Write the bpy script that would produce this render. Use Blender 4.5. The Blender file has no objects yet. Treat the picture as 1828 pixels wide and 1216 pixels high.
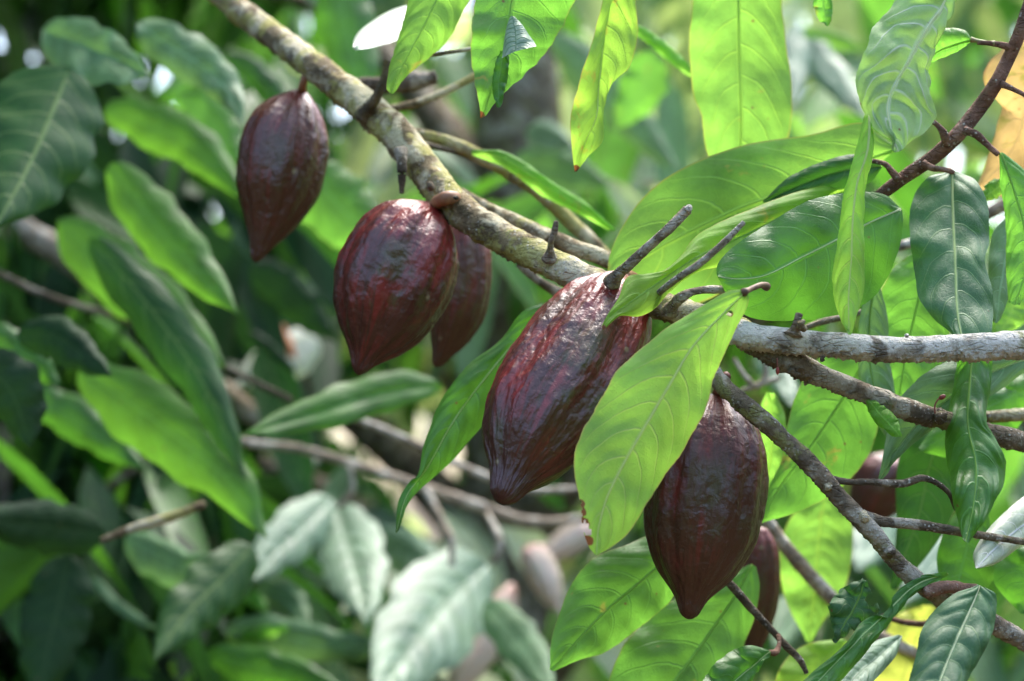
import bpy, math, random
import numpy as np
from mathutils import Vector, Matrix, noise as mnoise
R = math.radians
C = bpy.context.scene.collection
rng = np.random.default_rng(7); random.seed(7)

# ------------------------------------------------------------------ camera
TANH = 0.2294                       # half width of the view at one metre
PITCH = R(4)
CAM = Vector((0, 0, 1.55))
cd = bpy.data.cameras.new('camera'); cam = bpy.data.objects.new('camera', cd); C.objects.link(cam)
cam.location = CAM; cam.rotation_euler = (R(90) + PITCH, 0, 0)
cd.sensor_width = 36; cd.lens = 18 / TANH; cd.clip_start = .05; cd.clip_end = 2000
cd.dof.use_dof = True; cd.dof.focus_distance = 1.70; cd.dof.aperture_fstop = 4.0
bpy.context.scene.camera = cam
# ------------------------------------------------------------------ sky and sun
SUN_EL, SUN_AZ = R(62), R(24)       # azimuth from +Y towards +X
w = bpy.data.worlds.new('World'); bpy.context.scene.world = w; w.use_nodes = True
nt = w.node_tree; nt.nodes.clear()
sky = nt.nodes.new('ShaderNodeTexSky'); sky.sky_type = 'NISHITA'; sky.sun_disc = False
sky.sun_elevation = SUN_EL; sky.sun_rotation = SUN_AZ; sky.dust_density = 3.0; sky.air_density = 1.0
bg = nt.nodes.new('ShaderNodeBackground'); bg.inputs[1].default_value = 0.15
wo = nt.nodes.new('ShaderNodeOutputWorld')
nt.links.new(sky.outputs[0], bg.inputs[0]); nt.links.new(bg.outputs[0], wo.inputs[0])
sd = bpy.data.lights.new('sun', 'SUN'); sd.energy = 1.15; sd.angle = R(20); sd.color = (1, .97, .91)
sun = bpy.data.objects.new('sun', sd); C.objects.link(sun)
sv = Vector((math.sin(SUN_AZ) * math.cos(SUN_EL), math.cos(SUN_AZ) * math.cos(SUN_EL), math.sin(SUN_EL)))
sun.rotation_euler = sv.to_track_quat('Z', 'Y').to_euler(); sun.location = (0, 0, 12)
sc = bpy.context.scene
sc.view_settings.view_transform = 'Standard'; sc.view_settings.look = 'None'
sc.view_settings.exposure = 2.3; sc.view_settings.gamma = 1
sc.render.engine = 'CYCLES'
sc.cycles.use_denoising = True
sc.cycles.max_bounces = 8; sc.cycles.diffuse_bounces = 4; sc.cycles.glossy_bounces = 3
sc.cycles.transmission_bounces = 6; sc.cycles.sample_clamp_indirect = 6

# ------------------------------------------------------------------ helpers
RM = Matrix.Rotation(R(90) + PITCH, 3, 'X')
RMn = np.array(RM); CAMn = np.array(CAM)
def P(x, y, d):
    """point seen at picture position x, y (1828 x 1216) at depth d metres"""
    x = np.asarray(x, float); y = np.asarray(y, float); d = np.asarray(d, float) + 0 * x
    k = 2 * TANH * d / 1828
    v = np.stack([(x - 914) * k, (608 - y) * k, -d], -1)
    return v @ RMn.T + CAMn
def px2m(d): return 2 * TANH * d / 1828
def spline(pts, t):
    """Catmull-Rom through pts (n,k) by chord length, t in 0..1"""
    p = np.asarray(pts, float)
    if len(p) == 2: return p[0] + (p[1] - p[0]) * t[:, None]
    L = np.r_[0, np.cumsum(np.linalg.norm(np.diff(p[:, :2], axis=0), axis=1) + 1e-6)]; L /= L[-1]
    m = np.zeros_like(p)
    m[1:-1] = (p[2:] - p[:-2]) / (L[2:] - L[:-2])[:, None]
    m[0] = (p[1] - p[0]) / (L[1] - L[0]); m[-1] = (p[-1] - p[-2]) / (L[-1] - L[-2])
    i = np.clip(np.searchsorted(L, t, side='right') - 1, 0, len(p) - 2)
    h = (L[i + 1] - L[i]); s = ((t - L[i]) / h)[:, None]; h = h[:, None]
    return ((2*s**3 - 3*s**2 + 1) * p[i] + (s**3 - 2*s**2 + s) * h * m[i]
            + (-2*s**3 + 3*s**2) * p[i+1] + (s**3 - s**2) * h * m[i+1])
def mesh_obj(name, verts, faces, mat, parent=None, uv=None, origin=None, smooth=True, matidx=None):
    verts = np.asarray(verts, float)
    if parent is not None: o0 = np.array(parent.location)
    elif origin is not None: o0 = np.asarray(origin, float)
    else: o0 = np.zeros(3)
    me = bpy.data.meshes.new(name)
    me.from_pydata((verts - o0).tolist(), [], [tuple(int(i) for i in f) for f in faces])
    if uv is not None:
        ul = me.uv_layers.new(name='UVMap')
        idx = np.empty(len(me.loops), int); me.loops.foreach_get('vertex_index', idx)
        ul.data.foreach_set('uv', np.asarray(uv, float)[idx].ravel())
    if smooth: me.polygons.foreach_set('use_smooth', np.ones(len(me.polygons), bool))
    for m in (mat if isinstance(mat, (list, tuple)) else [mat]): me.materials.append(m)
    if matidx is not None: me.polygons.foreach_set('material_index', np.asarray(matidx, int))
    me.update()
    o = bpy.data.objects.new(name, me); C.objects.link(o)
    if parent is not None: o.parent = parent
    else: o.location = Vector(o0)
    return o
def tag(o, label=None, cat=None, group=None, kind=None):
    for k, v in (('label', label), ('category', cat), ('group', group), ('kind', kind)):
        if v: o[k] = v
    return o
def thing(name, loc, label, cat, group=None):
    o = bpy.data.objects.new(name, None); C.objects.link(o); o.location = Vector(np.asarray(loc, float).tolist())
    o.empty_display_size = .02
    return tag(o, label, cat, group)
def grid_faces(n, m, off=0, wrap=False):
    i, j = np.meshgrid(np.arange(n - 1), np.arange(m if wrap else m - 1), indexing='ij')
    a = i * m + j; b = i * m + (j + 1) % m; c = (i + 1) * m + (j + 1) % m; d = (i + 1) * m + j
    return np.stack([a, b, c, d], -1).reshape(-1, 4) + off

# ------------------------------------------------------------------ node helper
class NT:
    def __init__(s, name):
        s.m = bpy.data.materials.new(name); s.m.use_nodes = True; s.t = s.m.node_tree; s.t.nodes.clear()
    def n(s, typ, **kw):
        nd = s.t.nodes.new(typ)
        for k, v in kw.items(): setattr(nd, k, v)
        return nd
    def set(s, sock, v):
        if isinstance(v, bpy.types.NodeSocket): s.t.links.new(v, sock)
        elif v is not None:
            if isinstance(v, tuple) and len(v) == 3 and sock.type == 'RGBA': v = (*v, 1)
            sock.default_value = v
    def math(s, op, a, b=None, c=None, clamp=False):
        nd = s.n('ShaderNodeMath', operation=op); nd.use_clamp = clamp
        s.set(nd.inputs[0], a)
        if b is not None: s.set(nd.inputs[1], b)
        if c is not None: s.set(nd.inputs[2], c)
        return nd.outputs[0]
    def mix(s, f, a, b, mode='MIX'):
        nd = s.n('ShaderNodeMix', data_type='RGBA', blend_type=mode); nd.clamp_factor = True
        s.set(nd.inputs[0], f); s.set(nd.inputs[6], a); s.set(nd.inputs[7], b); return nd.outputs[2]
    def step(s, x, lo, hi, a=0., b=1.):
        nd = s.n('ShaderNodeMapRange', interpolation_type='SMOOTHSTEP')
        s.set(nd.inputs[0], x); s.set(nd.inputs[1], lo); s.set(nd.inputs[2], hi); s.set(nd.inputs[3], a); s.set(nd.inputs[4], b)
        return nd.outputs[0]
    def noise(s, vec, scale, detail=3, rough=.5, dist=0.):
        nd = s.n('ShaderNodeTexNoise'); s.set(nd.inputs['Vector'], vec)
        s.set(nd.inputs['Scale'], scale); s.set(nd.inputs['Detail'], detail); s.set(nd.inputs['Roughness'], rough); s.set(nd.inputs['Distortion'], dist)
        return nd.outputs['Fac']
    def mapping(s, vec, scale=(1, 1, 1), loc=(0, 0, 0)):
        nd = s.n('ShaderNodeMapping'); s.set(nd.inputs[0], vec); s.set(nd.inputs[3], scale); s.set(nd.inputs[1], loc); return nd.outputs[0]
    def bump(s, h, strength=.5, dist=.001, normal=None):
        nd = s.n('ShaderNodeBump'); s.set(nd.inputs['Height'], h); nd.inputs['Strength'].default_value = strength
        nd.inputs['Distance'].default_value = dist
        if normal is not None: s.set(nd.inputs['Normal'], normal)
        return nd.outputs[0]
    def out(s, sh):
        o = s.n('ShaderNodeOutputMaterial'); s.t.links.new(sh, o.inputs[0]); return s.m
    def principled(s, col, rough, normal=None, spec=.5, coat=0.):
        b = s.n('ShaderNodeBsdfPrincipled'); s.set(b.inputs['Base Color'], col); s.set(b.inputs['Roughness'], rough)
        s.set(b.inputs['Specular IOR Level'], spec); s.set(b.inputs['Coat Weight'], coat); b.inputs['Coat Roughness'].default_value = .3
        if normal is not None: s.set(b.inputs['Normal'], normal)
        return b.outputs[0]

VN, VA = 8.0, 0.24                 # side veins per half blade, how far they lean to the tip
def leaf_material(name, base, trans, tfac=.45, rough=.38, spec=.5, vein=None, tvein=None, blotch=None, blotch_amt=0., edge=None, vw=1., nv=VN):
    g = NT(name)
    uv = g.n('ShaderNodeUVMap').outputs[0]; tc = g.n('ShaderNodeTexCoord').outputs['Object']
    oi = g.n('ShaderNodeObjectInfo').outputs['Random']
    sx = g.n('ShaderNodeSeparateXYZ'); g.set(sx.inputs[0], uv)
    u, y = sx.outputs[0], sx.outputs[1]
    sg = g.math('MULTIPLY_ADD', y, 2, -1); s = g.math('ABSOLUTE', sg); side = g.math('SIGN', sg)
    wob = g.noise(uv, 6, 2)
    ph = g.math('MULTIPLY', u, nv)
    ph = g.math('SUBTRACT', ph, g.math('MULTIPLY', g.math('POWER', s, 1.7), nv * VA))
    ph = g.math('ADD', ph, g.math('MULTIPLY', side, .13))
    ph = g.math('ADD', ph, g.math('MULTIPLY_ADD', wob, .22, -.11))
    d = g.math('ABSOLUTE', g.math('SUBTRACT', g.math('FRACT', ph), .5))
    lat = g.step(d, .012 * vw, .055 * vw, 1., 0.)
    lat = g.math('MULTIPLY', lat, g.step(s, .6, .98, .9, .2))
    mid = g.step(s, .018, .05, 1., 0.)
    vm = g.math('MAXIMUM', lat, mid)
    # fine net of veins
    vo = g.n('ShaderNodeTexVoronoi', feature='DISTANCE_TO_EDGE'); g.set(vo.inputs['Vector'], tc); vo.inputs['Scale'].default_value = 190
    net = g.step(vo.outputs['Distance'], .0, .09, 1., 0.)
    # cross veins between laterals
    cv = g.n('ShaderNodeTexVoronoi', feature='DISTANCE_TO_EDGE')
    g.set(cv.inputs['Vector'], g.mapping(uv, (26, 16, 1))); cv.inputs['Scale'].default_value = 1
    cross = g.step(cv.outputs['Distance'], .0, .07, 1., 0.)
    big = g.noise(tc, 22, 3); fine = g.noise(tc, 160, 4)
    val = g.math('MULTIPLY_ADD', g.math('SUBTRACT', big, .5), 1.15, 1.)
    val = g.math('ADD', val, g.math('MULTIPLY', g.math('SUBTRACT', oi, .5), .25))
    val = g.math('ADD', val, g.math('MULTIPLY', g.math('SUBTRACT', fine, .5), .25))
    def mul(c): 
        nd = g.n('ShaderNodeMix', data_type='RGBA', blend_type='MULTIPLY'); nd.inputs[0].default_value = 1
        g.set(nd.inputs[6], c); cc = g.n('ShaderNodeCombineColor'); [g.set(cc.inputs[k], val) for k in range(3)]
        g.set(nd.inputs[7], cc.outputs[0]); return nd.outputs[2]
    v = vein or tuple(min(1, c * 2.0 + .03) for c in base)
    tv = tvein or tuple(c * .6 for c in trans)
    cb = g.mix(vm, mul(base), v); cb = g.mix(g.math('MULTIPLY', g.math('MAXIMUM', net, cross), .12), cb, v)
    ct = g.mix(g.math('MULTIPLY', vm, .75), mul(trans), tv)
    ct = g.mix(g.math('MULTIPLY', g.math('MAXIMUM', g.math('MULTIPLY', net, .5), cross), .22), ct, tv)
    if blotch:
        bn = g.step(g.noise(tc, 34, 5, .65, .4), .60 - .1 * blotch_amt, .70, 0., 1.)
        cb = g.mix(bn, cb, blotch); ct = g.mix(bn, ct, tuple(min(1, c * 1.4) for c in blotch))
    if edge:
        en = g.step(s, .955, .995, 0., .8)
        cb = g.mix(en, cb, edge); ct = g.mix(en, ct, edge)
    dead = g.n('ShaderNodeAttribute', attribute_name='dead').outputs['Fac']
    dm = g.step(g.math('ADD', dead, g.math('MULTIPLY', g.math('SUBTRACT', fine, .5), .5)), .35, .5, 0., 1.)
    cb = g.mix(dm, cb, (.22, .10, .045)); ct = g.mix(dm, ct, (.20, .07, .02))
    # small specks of lichen / damage
    sp = g.n('ShaderNodeTexVoronoi'); g.set(sp.inputs['Vector'], tc); sp.inputs['Scale'].default_value = 75
    wn = g.n('ShaderNodeSeparateColor'); g.set(wn.inputs[0], sp.outputs['Color'])
    spk = g.math('MULTIPLY', g.step(sp.outputs['Distance'], .05, .14, 1., 0.), g.math('GREATER_THAN', wn.outputs[0], .9))
    cb = g.mix(spk, cb, (.16, .11, .05)); ct = g.mix(spk, ct, (.2, .12, .03))
    h = g.math('ADD', g.math('MULTIPLY', vm, -1.), g.math('MULTIPLY', g.math('MAXIMUM', net, cross), -.18))
    h = g.math('ADD', h, g.math('MULTIPLY', fine, .5))
    bn_ = g.bump(h, .55, .0009)
    rr = g.math('ADD', g.math('MULTIPLY', big, .25), rough - .04)
    pb = g.principled(cb, rr, bn_, spec)
    tb = g.n('ShaderNodeBsdfTranslucent'); g.set(tb.inputs[0], ct); g.set(tb.inputs[1], bn_)
    mx = g.n('ShaderNodeMixShader'); mx.inputs[0].default_value = tfac
    g.t.links.new(pb, mx.inputs[1]); g.t.links.new(tb.outputs[0], mx.inputs[2])
    return g.out(mx.outputs[0])

LM = {
 'lime':   leaf_material('lime leaf', (.14, .29, .05), (.31, .66, .085), .55, .5, .3, blotch=(.34, .36, .06), blotch_amt=-.2, edge=(.45, .42, .08), tvein=(.34, .58, .05)),
 'main':   leaf_material('pale lime leaf', (.19, .38, .06), (.36, .70, .08), .45, .45, .35, vein=(.40, .54, .16), edge=(.5, .45, .12), nv=10, tvein=(.36, .52, .08)),
 'fresh':  leaf_material('fresh green leaf', (.08, .21, .035), (.22, .57, .06), .5, .40, .45, blotch=(.28, .30, .05), blotch_amt=-.3, edge=(.25, .34, .06)),
 'spotty': leaf_material('yellow spotted leaf', (.16, .30, .04), (.42, .76, .08), .52, .5, .3, blotch=(.42, .36, .05), blotch_amt=.25, edge=(.5, .42, .1)),
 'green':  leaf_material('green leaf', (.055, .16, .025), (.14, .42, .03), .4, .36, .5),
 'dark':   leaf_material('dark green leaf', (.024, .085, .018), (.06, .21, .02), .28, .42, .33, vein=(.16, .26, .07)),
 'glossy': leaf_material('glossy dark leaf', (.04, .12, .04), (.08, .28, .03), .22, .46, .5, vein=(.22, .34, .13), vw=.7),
 'silver': leaf_material('sky sheen leaf', (.19, .29, .19), (.22, .40, .17), .25, .45, .75, vein=(.08, .18, .08), vw=4.),  # sky sheen put into base colour; wide dark veins paint pillow shading
 'grey':   leaf_material('grey green leaf', (.13, .23, .11), (.17, .36, .08), .32, .5, .4),
 'crinkle': leaf_material('crinkled pale leaf', (.27, .40, .17), (.30, .55, .1), .38, .6, .35, vein=(.56, .62, .46), vw=1.6),
 'white':  leaf_material('pale leaf with sky glare', (.64, .72, .54), (.6, .75, .4), .45, .35, .9),  # sky glare put into the near-white colour; a dry leaf uses it too
 'mid':    leaf_material('mid green leaf', (.06, .17, .025), (.19, .48, .035), .45, .45, .4, edge=(.14, .26, .04)),
 'shade':  leaf_material('very dark shaded leaf', (.013, .042, .014), (.03, .10, .015), .22, .55, .22, vein=(.04, .09, .03)),  # deep shade of the left side put into the leaf colour
 'pale':   leaf_material('glare washed far leaf', (.50, .58, .34), (.58, .72, .22), .42, .6, .35),  # veiling glare and sky reflection put into the leaf colour
 'yellow': leaf_material('yellow leaf', (.42, .45, .07), (.62, .70, .10), .55, .45, .4),
 'orange': leaf_material('orange dying leaf', (.42, .29, .10), (.66, .44, .15), .5, .5, .3, blotch=(.30, .26, .05), blotch_amt=.1, edge=(.3, .12, .05)),
 'rust':   leaf_material('rusty dry leaf', (.45, .18, .08), (.6, .25, .1), .3, .55, .3),
}
def simple_mat(name, col, rough=.6, col2=None, scale=60, spec=.4, bump=.4, tr=0):
    g = NT(name); tc = g.n('ShaderNodeTexCoord').outputs['Object']
    nz = g.noise(tc, scale, 4); c = g.mix(g.step(nz, .35, .65), col, col2 or tuple(x * .6 for x in col))
    return g.out(g.principled(c, rough, g.bump(nz, bump, .001), spec))
def rib_mat(name, c):
    g = NT(name); pb = g.principled(c, .5, None, .3); tb = g.n('ShaderNodeBsdfTranslucent'); g.set(tb.inputs[0], tuple(min(1, x * 1.35 + .05) for x in c))
    mx = g.n('ShaderNodeMixShader'); mx.inputs[0].default_value = .45
    g.t.links.new(pb, mx.inputs[1]); g.t.links.new(tb.outputs[0], mx.inputs[2]); return g.out(mx.outputs[0])
RIB = {k: rib_mat('midrib ' + k, c) for k, c in
       {'pale': (.50, .60, .26), 'mid': (.24, .42, .08), 'cream': (.62, .66, .42)}.items()}
STALK = simple_mat('brown leaf stalk', (.20, .12, .07), .6, (.10, .055, .035), 120)
STALKG = simple_mat('green leaf stalk', (.20, .28, .07), .55, (.25, .2, .08), 90)

# ------------------------------------------------------------------ leaves
def vein_h(u, sv_, nv):
    s = np.abs(sv_)
    ph = nv * u - nv * VA * s**1.7 + np.sign(sv_) * .13
    f = np.abs((ph % 1) - .5) * 2          # 0 at a vein, 1 between veins
    return np.sin(np.clip(f, 0, 1) * np.pi / 2)**.8 * np.clip(s * 6, 0, 1) * (1 - s**4)
def burn_attr(o, spots):
    co = np.array([v.co[:] for v in o.data.vertices]) + np.array((o.parent or o).location)
    q = co - CAMn; q /= np.linalg.norm(q, axis=1)[:, None]; val = np.zeros(len(q))
    for (bx, by, br) in spots:
        c = P(bx, by, 1.0) - CAMn; c /= np.linalg.norm(c)
        val = np.maximum(val, 1 - np.linalg.norm(q - c, axis=1) / (br * 2 * px2m(1.0)))
    a = o.data.attributes.new('dead', 'FLOAT', 'POINT'); a.data.foreach_set('value', np.clip(val, 0, 1).astype(np.float32))
def leaf(label, d0, d1, mat, L=None, M=None, Rr=None, w=None, fl=.012, fr=.012, wave=.003, quilt=.0011, sharp=False,
         rib='mid', nu=None, nv=VN, stalk=None, group=None, arch=.004, prof=1., jag=0., name='leaf', bend=0., bite=None, seed=None, ribw=1., burn=None, crumple=None):
    """L, M, Rr: left edge, midrib and right edge in the picture, or M with half widths w = (left, right)"""
    r = np.random.default_rng(seed if seed is not None else sum(map(ord, label)))
    NU = nu or (110 if sharp else 40); NS = 33 if sharp else 15
    u = np.linspace(0, 1, NU)
    mp = spline(M, u)
    if w is not None:
        t = np.gradient(mp, axis=0); t /= np.linalg.norm(t, axis=1)[:, None] + 1e-9
        nrm = np.stack([t[:, 1], -t[:, 0]], 1)          # to the left when running down the picture
        f = np.clip(u, 1e-4, 1)**.55 * np.clip(1 - u, 0, 1)**(.62 * prof); f = f / f.max()
        f = f * (1 - .35 * np.clip((u - .86) / .14, 0, 1))
        wl = f * w[0] * (1 + .06 * np.sin(u * 23 + r.uniform(0, 6)) + .04 * np.sin(u * 41 + r.uniform(0, 6)))
        wr = f * w[1] * (1 + .06 * np.sin(u * 21 + r.uniform(0, 6)) + .04 * np.sin(u * 37 + r.uniform(0, 6)))
        lp = mp + nrm * wl[:, None]; rp = mp - nrm * wr[:, None]
    else:
        lp = spline(L, u); rp = spline(Rr, u)
    if sharp and not jag: jag = .45
    if jag:
        for q in (lp, rp):
            nz = np.convolve(r.normal(0, 1, NU + 4), np.ones(5) / 2.2, 'valid'); q += nz[:, None] * jag * np.array([1, .4]) * np.sin(np.pi * u)[:, None]
    base_d = d0 + (d1 - d0) * u + bend * np.sin(np.pi * u)
    env = np.sin(np.pi * np.clip(u, 0, 1))**.6
    wvl = wave * np.sin(u * r.uniform(14, 20) + r.uniform(0, 6)) + wave * .5 * np.sin(u * r.uniform(28, 40) + r.uniform(0, 6))
    wvr = wave * np.sin(u * r.uniform(14, 20) + r.uniform(0, 6)) + wave * .5 * np.sin(u * r.uniform(28, 40) + r.uniform(0, 6))
    Lp = P(lp[:, 0], lp[:, 1], base_d + fl * env + wvl); Rp = P(rp[:, 0], rp[:, 1], base_d + fr * env + wvr)
    Mp = P(mp[:, 0], mp[:, 1], base_d)
    s = np.linspace(-1, 1, NS); a = np.abs(s)[None, :, None]
    Eg = np.where((s < 0)[None, :, None], Lp[:, None], Rp[:, None])
    V = Mp[:, None] * (1 - a) + Eg * a
    du = np.gradient(V, axis=0); dv = np.gradient(V, axis=1); nn = np.cross(du, dv)
    nn /= np.linalg.norm(nn, axis=2)[..., None] + 1e-12
    toc = CAMn - V; flip = np.sign(np.sum(nn * toc, axis=2).mean()) or 1
    nn = nn * flip
    U, S = np.meshgrid(u, s, indexing='ij')
    V = V + nn * (arch * 4 * np.abs(S) * (1 - np.abs(S)) * env[:, None] + quilt * vein_h(U, S, nv))[..., None]
    cr = crumple if crumple is not None else (.0016 if sharp else .0015)
    so = float(r.uniform(0, 90)); fq = 24. if sharp else 11.
    cz = np.array([[mnoise.noise(Vector((p[0] * fq + so, p[1] * fq, p[2] * fq))) + .45 * mnoise.noise(Vector((p[0] * fq * 3, p[1] * fq * 3 + so, p[2] * fq * 3))) for p in row] for row in V])
    V = V + nn * (cz * cr * env[:, None])[..., None]
    uv = np.stack([U, S * .5 + .5], -1).reshape(-1, 2)
    faces = grid_faces(NU, NS)
    if bite is not None:
        cen = V.reshape(-1, 3)[faces].mean(1); keep = np.ones(len(faces), bool)
        for (bx, by, br) in bite:
            c = P(bx, by, 1.0) - CAMn; c /= np.linalg.norm(c)
            q = cen - CAMn; q /= np.linalg.norm(q, axis=1)[:, None]
            keep &= np.linalg.norm(q - c, axis=1) > br * px2m(1.0)
        faces = faces[keep]
    if flip < 0: faces = faces[:, ::-1]
    if sharp or stalk:
        root = thing(name, Mp[0], label, 'leaf', group)
        bo = mesh_obj('blade', V.reshape(-1, 3), faces, LM[mat], root, uv)
        if burn: burn_attr(bo, burn)
        if sharp and rib:
            rr = np.interp(u, [0, .1, 1], [.0011, .0009, .00025]) * ribw
            ce = V[:, NS // 2]; sdv = V[:, NS // 2 + 1] - V[:, NS // 2 - 1]; sdv /= np.linalg.norm(sdv, axis=1)[:, None] + 1e-12
            nc = nn[:, NS // 2]; av = np.array([-1, -.6, 0, .6, 1.])
            RV = ce[:, None] + sdv[:, None] * (av[None, :, None] * rr[:, None, None]) + nc[:, None] * (((1 - av**2)**.5)[None, :, None] * rr[:, None, None] * .9 + .00015)
            mesh_obj('midrib', RV.reshape(-1, 3), grid_faces(NU, 5), RIB[rib], root)
        if stalk:
            sp_, sw, sm = stalk
            pp = spline([(x, y, d) for x, y, d in sp_], np.linspace(0, 1, 18))
            rad = np.interp(np.linspace(0, 1, 18), [0, .2, .8, 1], [1.25, .8, .8, 1.3]) * sw / 2 * px2m(sp_[0][2])
            tube('leaf_stalk', P(pp[:, 0], pp[:, 1], pp[:, 2]), rad, sm, root, seg=10, noise=.1)
        return root
    o = mesh_obj(name, V.reshape(-1, 3), faces, LM[mat], None, uv, origin=Mp[0])
    return tag(o, label, 'leaf', group)

def tube_geo(pts, rad, seg=16, noise=.12, freq=60, seed=0, under=0.):
    pts = np.asarray(pts, float); n = len(pts); rad = np.broadcast_to(np.asarray(rad, float), (n,))
    t = np.gradient(pts, axis=0); t /= np.linalg.norm(t, axis=1)[:, None] + 1e-12
    ref = np.array([0, 0, 1.]) if abs(t[0][2]) < .9 else np.array([0, 1., 0])
    b = np.cross(t, ref); b /= np.linalg.norm(b, axis=1)[:, None] + 1e-9; nn = np.cross(b, t)
    th = np.linspace(0, 2 * np.pi, seg, endpoint=False)
    dirs = b[:, None] * np.cos(th)[None, :, None] + nn[:, None] * np.sin(th)[None, :, None]
    rr = np.repeat(rad[:, None], seg, 1).copy()
    if noise:
        for i in range(n):
            for j in range(seg):
                p = pts[i] + dirs[i, j] * rad[i]
                q = Vector((p[0] * freq + seed, p[1] * freq, p[2] * freq))
                k = mnoise.noise(q) * noise + mnoise.noise(q * 3.1) * noise * .55
                if under and dirs[i, j][2] < -.3:
                    k += (max(0, mnoise.noise(q * 3.3) - .2) * .5 + max(0, mnoise.noise(q * 9.3) - .1) * .5) * under
                rr[i, j] *= 1 + k
    V = pts[:, None] + dirs * rr[..., None]
    V = V.reshape(-1, 3)
    F = grid_faces(n, seg, wrap=True).tolist()
    V = np.vstack([V, pts[0] - t[0] * rad[0] * .3, pts[-1] + t[-1] * rad[-1] * .3]); k = n * seg
    for j in range(seg):
        F.append((k, (j + 1) % seg, j)); F.append((k + 1, (n - 1) * seg + j, (n - 1) * seg + (j + 1) % seg))
    return V, F
def tube(name, pts, rad, mat, parent=None, **kw):
    V, F = tube_geo(pts, rad, **kw)
    return mesh_obj(name, V, F, mat, parent, origin=None if parent is not None else pts[0])

# ------------------------------------------------------------------ bark
def bark(name, brown, pale, moss, pale_amt=.5, moss_amt=.5, scale=1.):
    g = NT(name); tc = g.n('ShaderNodeTexCoord').outputs['Object']
    n1 = g.noise(tc, 45 * scale, 6, .65); n2 = g.noise(tc, 26 * scale, 5, .6, .5); n3 = g.noise(tc, 230 * scale, 4, .7)
    n4 = g.noise(g.mapping(tc, (1, 1, 1), (3, 7, 1)), 34 * scale, 5, .65, .3)
    c = g.mix(g.step(n1, .35, .65), brown, tuple(x * .4 for x in brown))
    c = g.mix(g.step(n2, .62 - .25 * pale_amt, .70 - .2 * pale_amt, 0, .9), c, pale)
    c = g.mix(g.step(n4, .66 - .25 * moss_amt, .74 - .22 * moss_amt, 0, .8), c, moss)
    c = g.mix(g.step(n3, .62, .72, 0, .6), c, (.55, .55, .5))
    c = g.mix(g.step(n3, .40, .30, 0, .75), c, (.035, .028, .02))
    crk = g.n('ShaderNodeTexVoronoi', feature='DISTANCE_TO_EDGE'); g.set(crk.inputs['Vector'], g.mapping(tc, (.5, 1, 1.6))); crk.inputs['Scale'].default_value = 130 * scale
    ck = g.step(crk.outputs['Distance'], .0, .12, 1., 0.)
    ck = g.math('MULTIPLY', ck, g.step(g.noise(tc, 60, 3), .45, .6))
    c = g.mix(g.math('MULTIPLY', ck, .28), c, (.05, .038, .025))
    dots = g.n('ShaderNodeTexVoronoi'); g.set(dots.inputs['Vector'], tc); dots.inputs['Scale'].default_value = 260 * scale
    dt = g.math('MULTIPLY', g.step(dots.outputs['Distance'], .18, .34, 1., 0.), g.step(g.noise(tc, 50, 2), .5, .6))
    c = g.mix(g.math('MULTIPLY', dt, .65), c, (.6, .57, .48))
    h = g.math('ADD', g.math('MULTIPLY', n1, 1.), g.math('MULTIPLY', n3, .9)); h = g.math('SUBTRACT', h, g.math('MULTIPLY', ck, .25)); h = g.math('ADD', h, g.math('MULTIPLY', dt, .25))
    return g.out(g.principled(c, .85, g.bump(h, 1., .004), .25))
BK = {
 'olive': bark('olive lichen bark', (.27, .20, .105), (.60, .53, .35), (.38, .35, .10), .65, .7),
 'pale':  bark('pale lichen bark', (.34, .29, .22), (.68, .63, .53), (.26, .26, .10), .9, .3),
 'brown': bark('brown rough bark', (.20, .155, .10), (.42, .38, .30), (.21, .21, .07), .45, .5),
 'dark':  bark('dark weathered bark', (.15, .115, .075), (.30, .26, .2), (.16, .15, .06), .35, .3),
 'twig':  bark('dry tan twig bark', (.31, .235, .16), (.46, .41, .32), (.26, .25, .10), .45, .4),
 'red':   bark('smooth reddish bark', (.28, .15, .10), (.34, .21, .15), (.24, .15, .09), .3, .1),
 'far':   bark('pale tan bark', (.44, .35, .25), (.62, .56, .46), (.38, .34, .2), .6, .2),
}
def path(spec, step=5.):
    """spec rows: x, y, width(px), depth"""
    a = np.array(spec, float); L = np.linalg.norm(np.diff(a[:, :2], axis=0), axis=1).sum()
    n = max(6, int(L / step)); q = spline(a, np.linspace(0, 1, n))
    return P(q[:, 0], q[:, 1], q[:, 3]), q[:, 2] / 2 * px2m(q[:, 3])
def branch(label, mat, spec, parts=(), step=5., seg=22, nz=.13, group='branches of the cacao tree', under=0., name='branch', seed=0):
    p, r = path(spec, step)
    if not parts:
        o = tube(name, p, r, BK[mat], None, seg=seg, noise=nz, seed=seed, under=under); return tag(o, label, 'branch', group)
    root = thing(name, p[0], label, 'branch', group)
    tube('limb', p, r, BK[mat], root, seg=seg, noise=nz, seed=seed, under=under)
    for (nm, m2, sp2) in parts:
        p2, r2 = path(sp2, 3.5)
        if nm == 'knot':                                   # a low rounded swelling on the limb
            ax_ = (CAMn - p2[0]); ax_ /= np.linalg.norm(ax_); R_ = r2.max(); tt = np.linspace(-1, 1, 14); c_ = p2.mean(0)
            p2 = c_ + ax_ * (tt * R_ * .98)[:, None] + np.array([0, 0, .15 * R_]); r2 = R_ * .62 * np.sqrt(1.001 - tt**2)
            V_, F_ = tube_geo(p2, r2, seg=22, noise=.55, freq=260, seed=5); mesh_obj('knot', V_, F_, BK[m2], root); continue
        tube(nm, p2, r2, BK[m2], root, seg=12, noise=.16, freq=120, seed=3)
    return root

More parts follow.
